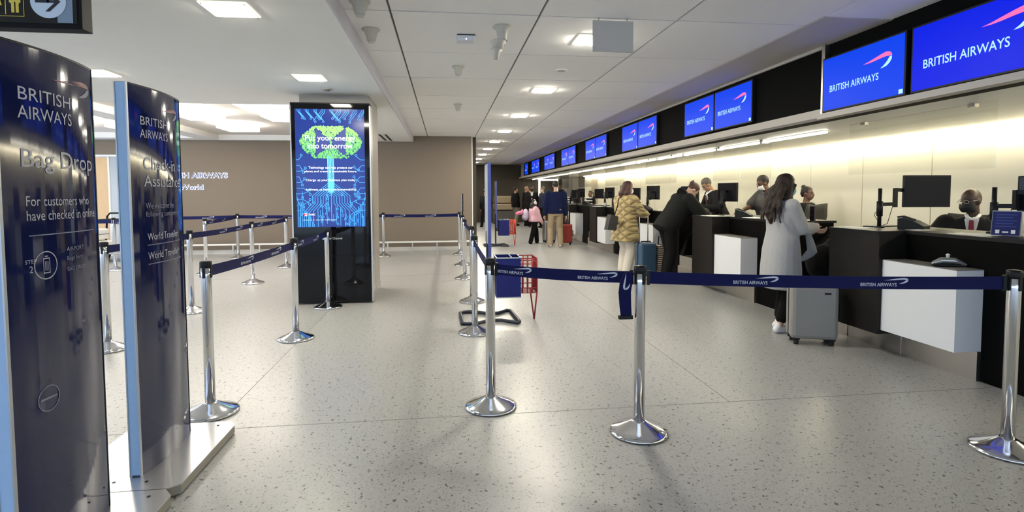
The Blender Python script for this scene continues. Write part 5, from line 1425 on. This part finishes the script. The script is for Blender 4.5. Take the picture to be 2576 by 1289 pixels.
# ================================================================== things on and behind the desks
M_scrk = mat('dark_monitor_glass', (0.012, 0.012, 0.016), rough=0.12, spec=0.25)
M_paper = mat('paper', (0.78, 0.78, 0.76), rough=0.7)
WT = 1.083
who = ['nearest', 'second', 'third', 'fourth', 'fifth', 'sixth']
def monitor(x, y, rz, px, py, label, zc=1.425, w=0.44, h=0.28, pole_h=0.37):
    """flat monitor on a jointed arm; the pole stands at (px, py) on the worktop"""
    t = empty('monitor', (px, py, WT), 0, label, 'monitor', 'monitors on desk arms')
    MB().lathe([(0.045, 0), (0.045, 0.012), (0.022, 0.02)], 16).build('clamp_base', M_blackpl, t)
    MB().cyl((0, 0, 0.01), (0, 0, pole_h), 0.017, n=12).build('pole', M_blackpl, t)
    MB().cyl((0, 0, 0.11), (0, 0, 0.25), 0.026, n=12).build('sleeve', M_blackpl, t)
    dx, dy, dz = x - px, y - py, zc - WT
    mid = Vector((dx * .42, dy * .42 + .03, 0.22))
    arm = MB(); arm.bar((0, 0, 0.22), mid, .022, .034); arm.bar(mid + Vector((0, 0, -.03)), mid + Vector((0, 0, dz - .19)), .03, .03); arm.bar(mid + Vector((0, 0, dz - .205)), (dx, dy, dz), .022, .034)
    arm.build('arm', M_blackpl, t)
    M3 = rot('Z', rz)
    b = MB()
    b.box(-w / 2, w / 2, -0.072, -0.04, -h / 2, h / 2, bev=.005)
    b.box(-w * .25, w * .25, -0.04, -0.015, -h * .3, h * .3, bev=.008)
    b.box(-.04, .04, -0.015, 0.012, -.04, .04)
    b.v = [tuple(M3 @ Vector(p) + Vector((dx, dy, dz))) for p in b.v]
    hs = b.build('housing', M_blackpl, t)
    b = MB().box(-w / 2 + .012, w / 2 - .012, -0.0735, -0.072, -h / 2 + .012, h / 2 - .012)
    b.v = [tuple(M3 @ Vector(p) + Vector((dx, dy, dz))) for p in b.v]
    b.build('screen', M_scrk, hs)
    b = MB(); b.tube([(0.02, .02, .2), (-.03, .03, .12), (.03, .04, .05), (.05, .03, .004)], .003, 5)
    b.tube([mid + Vector((0, .02, .0)), mid * .7 + Vector((0, .03, -.12)), Vector((.02, .03, .004))], .003, 5)
    b.build('cable', M_blackpl, t)
    return t
angs = [-6, -79, -77, -75, -75, -75]
for k in range(NST):
    o = PITCH * k
    off = (0.53, 0.10) if k == 0 else (0.22, 0.14)
    monitor(4.05 + off[0], 4.66 + o + off[1], angs[k], 4.05, 4.66 + o, 'black monitor on a jointed arm at the far corner of the %s desk' % who[k], w=0.45 if k == 0 else .42, h=.305 if k == 0 else .28)
    if k == 1: continue
    monitor(4.62 if k == 0 else 4.50, 3.62 + o, -70 if k else -78, 4.36, 3.86 + o, 'black monitor on a bracket arm at the near half of the %s desk' % who[k], zc=1.40, w=.42)

def desk_phone(x, y, rz, label):
    t = empty('desk_phone', (x, y, WT), math.radians(rz), label, 'phone', 'desk phones')
    b = MB().prism([(-.10, 0), (.10, 0), (.10, .03), (.02, .075), (-.07, .10), (-.10, .095)], -.085, .085, 'y').build('body', M_blackpl, t)
    m = MB(); m.prism([(-.095, .10), (-.06, .104), (.03, .078), (.035, .09), (-.055, .122), (-.10, .115)], -.10, -.055, 'y'); m.build('handset', M_rubber, t)
    m = MB()
    for i in range(3):
        for j in range(4):
            m.box(-.035 + .022 * i, -.02 + .022 * i, -.02 + .022 * j, -.005 + .022 * j, .085 - .011 * i, .092 - .0105 * i)
    m.build('keypad', mat('phone_keys', (.08, .08, .085), rough=.5), t)
    return t
for k, (x, y, rz) in enumerate(((4.22, 4.46, -60), (4.06, 7.02, -40), (3.86, 10.15, -50), (4.10, 12.6, -40), (4.10, 15.5, -40))):
    desk_phone(x, y, rz, 'black desk phone on the %s desk' % who[k])
def sheet(x, y, rz, w, d, label, n=1):
    t = empty('paper_sheet', (x, y, WT), math.radians(rz), label, 'paper', 'papers on the desks')
    MB().box(-w / 2, w / 2, -d / 2, d / 2, 0.0006, 0.0012 + .0015 * n).build('sheet', M_paper, t)
sheet(3.86, 4.70, 12, .21, .30, 'white papers on the tower corner of the nearest desk', 2)
sheet(4.14, 4.30, 5, .21, .12, 'white slip beside the phone on the nearest desk')
sheet(4.10, 3.78, 8, .16, .30, 'white form on the front edge of the nearest desk', 2)
sheet(3.84, 7.45, 10, .21, .30, 'white papers on the second desk before the leaning agent', 2)
sheet(4.05, 6.72, 0, .20, .30, 'white form at the edge of the second desk', 2)
sheet(3.92, 10.3, 5, .21, .30, 'white papers on the third desk', 2)
sheet(3.85, 13.45, 10, .21, .30, 'white papers on the fourth desk', 3)
t = empty('folder', (4.20, 4.80, WT), math.radians(8), 'flat dark folder at the far edge of the nearest desk', 'folder')
MB().box(-.18, .18, -.045, .045, .0005, .012).build('cover', M_blackpl, t)
MB().box(-.17, .175, -.04, .04, .004, .009).build('pages', M_paper, t)

# blue leaflet stand
t = empty('leaflet_stand', (4.25, 3.66, WT), math.radians(-58), 'blue leaflet stand with white print on the nearest desk', 'leaflet stand')
MB().prism([(-.055, 0), (.055, 0), (0.0, .19)], -.085, .085, 'x').build('acrylic', mat('pale_acrylic', (.30, .33, .40), rough=.2), t)
m = MB(); m.add([(-.08, -.0585, .006), (.08, -.0585, .006), (.08, -.008, .182), (-.08, -.008, .182)], [(0, 1, 2, 3)]); lf = m.build('leaflet', mat('leaflet_blue', (.006, .012, .11), rough=.4), t)
m = MB()
for i in range(5):
    z = .155 - .022 * i; y = -.0595 + (z - .006) * (.0505 / .176); m.add([(-.06, y - .0006, z), (.06 - .02 * (i % 2), y - .0006, z), (.06 - .02 * (i % 2), y + .002, z + .008), (-.06, y + .002, z + .008)], [(0, 1, 2, 3)])
m.build('print_lines', mat('leaflet_dim', (.03, .06, .26), rough=.4), lf)
m = MB()
for x in (-.045, .045):
    m.add([(x - .012, -.0560, .018), (x + .012, -.0560, .018), (x + .012, -.0485, .045), (x - .012, -.0485, .045)], [(0, 1, 2, 3)])
m.add([(-.018, -.0550, .024), (.018, -.0550, .024), (.018, -.0515, .034), (-.018, -.0515, .034)], [(0, 1, 2, 3)])
m.build('emblems', M_paper, lf)

# silver hand device on the nearest white shelf
t = empty('card_reader', (3.855, 3.74, 0.843), math.radians(-28), 'curved silver device lying on the nearest white desk shelf', 'device')
m = MB(); limb(m, [Vector((-.10, 0, .022)), Vector((-.05, 0, .045)), Vector((.03, 0, .045)), Vector((.10, 0, .018))], [.016, .026, .028, .014], 12)
m.build('body', mat('silver_plastic', (.42, .42, .40), rough=.25, metal=.7), t)
MB().box(-.11, .07, -.03, .03, 0.0, .022, bev=.008).build('base', M_blackpl, t)
MB().lathe([(.012, .06), (.012, .085), (.016, .09), (.004, .1)], 12, (-.01, 0, 0)).build('knob', M_paper, t)

# office chairs on the staff side
def office_chair(x, y, rz, label, seat=.55):
    t = empty('office_chair', (x, y, 0), math.radians(rz), label, 'chair', 'staff chairs')
    MB().box(-.24, .24, -.23, .23, seat - .07, seat, bev=.03).build('seat', M_blk, t)
    m = MB(); rings = []
    for i in range(9):
        z = seat + .10 + .60 * i / 8; w = .20 + .05 * math.sin(i / 8 * 3.1) + (.03 if i > 5 else 0); c = -.24 - .05 * math.sin(i / 8 * 2.6)
        ring = []
        for j in range(9):
            u = -1 + j / 4; ring.append((w * u, c + .045 * u * u, z + (.02 * u * u if i == 8 else 0)))
        rings.append(ring + [(p[0], p[1] - .018, p[2]) for p in ring[::-1]])
    m.rings(rings); m.build('backrest', mat('mesh_fabric', (.035, .032, .028), rough=.8), t)
    MB().bar((0, -.1, seat - .05), (0, -.29, seat + .2), .06, .02, (0, 1, 0)).build('back_stem', M_blackpl, t)
    MB().cyl((0, 0, .1), (0, 0, seat - .06), .028, n=12).build('gas_lift', M_steel, t)
    for a in range(5):
        an = a * 1.2566
        MB().bar((0, 0, .10), (.29 * math.cos(an), .29 * math.sin(an), .075), .035, .03).build('foot_spoke', M_blackpl, t)
        MB().ball((.29 * math.cos(an), .29 * math.sin(an), .03), .03, 8, 6).build('castor', M_rubber, t)
    for sg in (-1, 1):
        MB().tube([(sg * .22, -.05, seat - .05), (sg * .29, -.05, seat - .02), (sg * .29, -.05, seat + .2)], .014, 8).build('arm_post', M_blackpl, t)
        MB().box(sg * .29 - .035, sg * .29 + .035, -.16, .10, seat + .2, seat + .225, bev=.008).build('armrest', M_blackpl, t)
office_chair(4.98, 6.45, 205, 'black mesh office chair beside the woman in grey with its wavy backrest up')
office_chair(5.33, 4.92, 128, 'black office chair carrying the bald agent', .47)
t = empty('ticket_printer', (4.30, 5.02 - .30, WT), 0, 'small black printer near the arm pole on the nearest desk', 'printer')
bpy.data.objects.remove(t)
# clutter on the far desks
for k in (3, 4, 5):
    o = PITCH * k
    t = empty('paper_cup', (3.86 + .05 * k % .2, 4.5 + o, WT), 0, 'white paper cup on the %s desk' % who[k], 'cup', 'cups on the far desks')
    MB().lathe([(.026, 0), (.036, .09), (.038, .095)], 16).build('cup_body', M_paper, t)
    MB().lathe([(.039, .093), (.037, .102), (.004, .104)], 16).build('lid', M_blackpl, t)
    t = empty('document_tray', (4.25, 4.15 + o, WT), 0, 'stacked document tray on the %s desk' % who[k], 'tray', 'document trays')
    for z in (0.0, .085, .17):
        MB().box(-.14, .14, -.12, .12, z + .001, z + .012).build('shelf', M_blackpl, t)
        MB().box(-.12, .12, -.10, .10, z + .012, z + .04).build('papers', M_paper, t)
    for sx in (-1, 1):
        MB().box(sx * .14 - .005, sx * .14 + .005, -.11, .11, 0.0, .23).build('side_frame', M_blackpl, t)
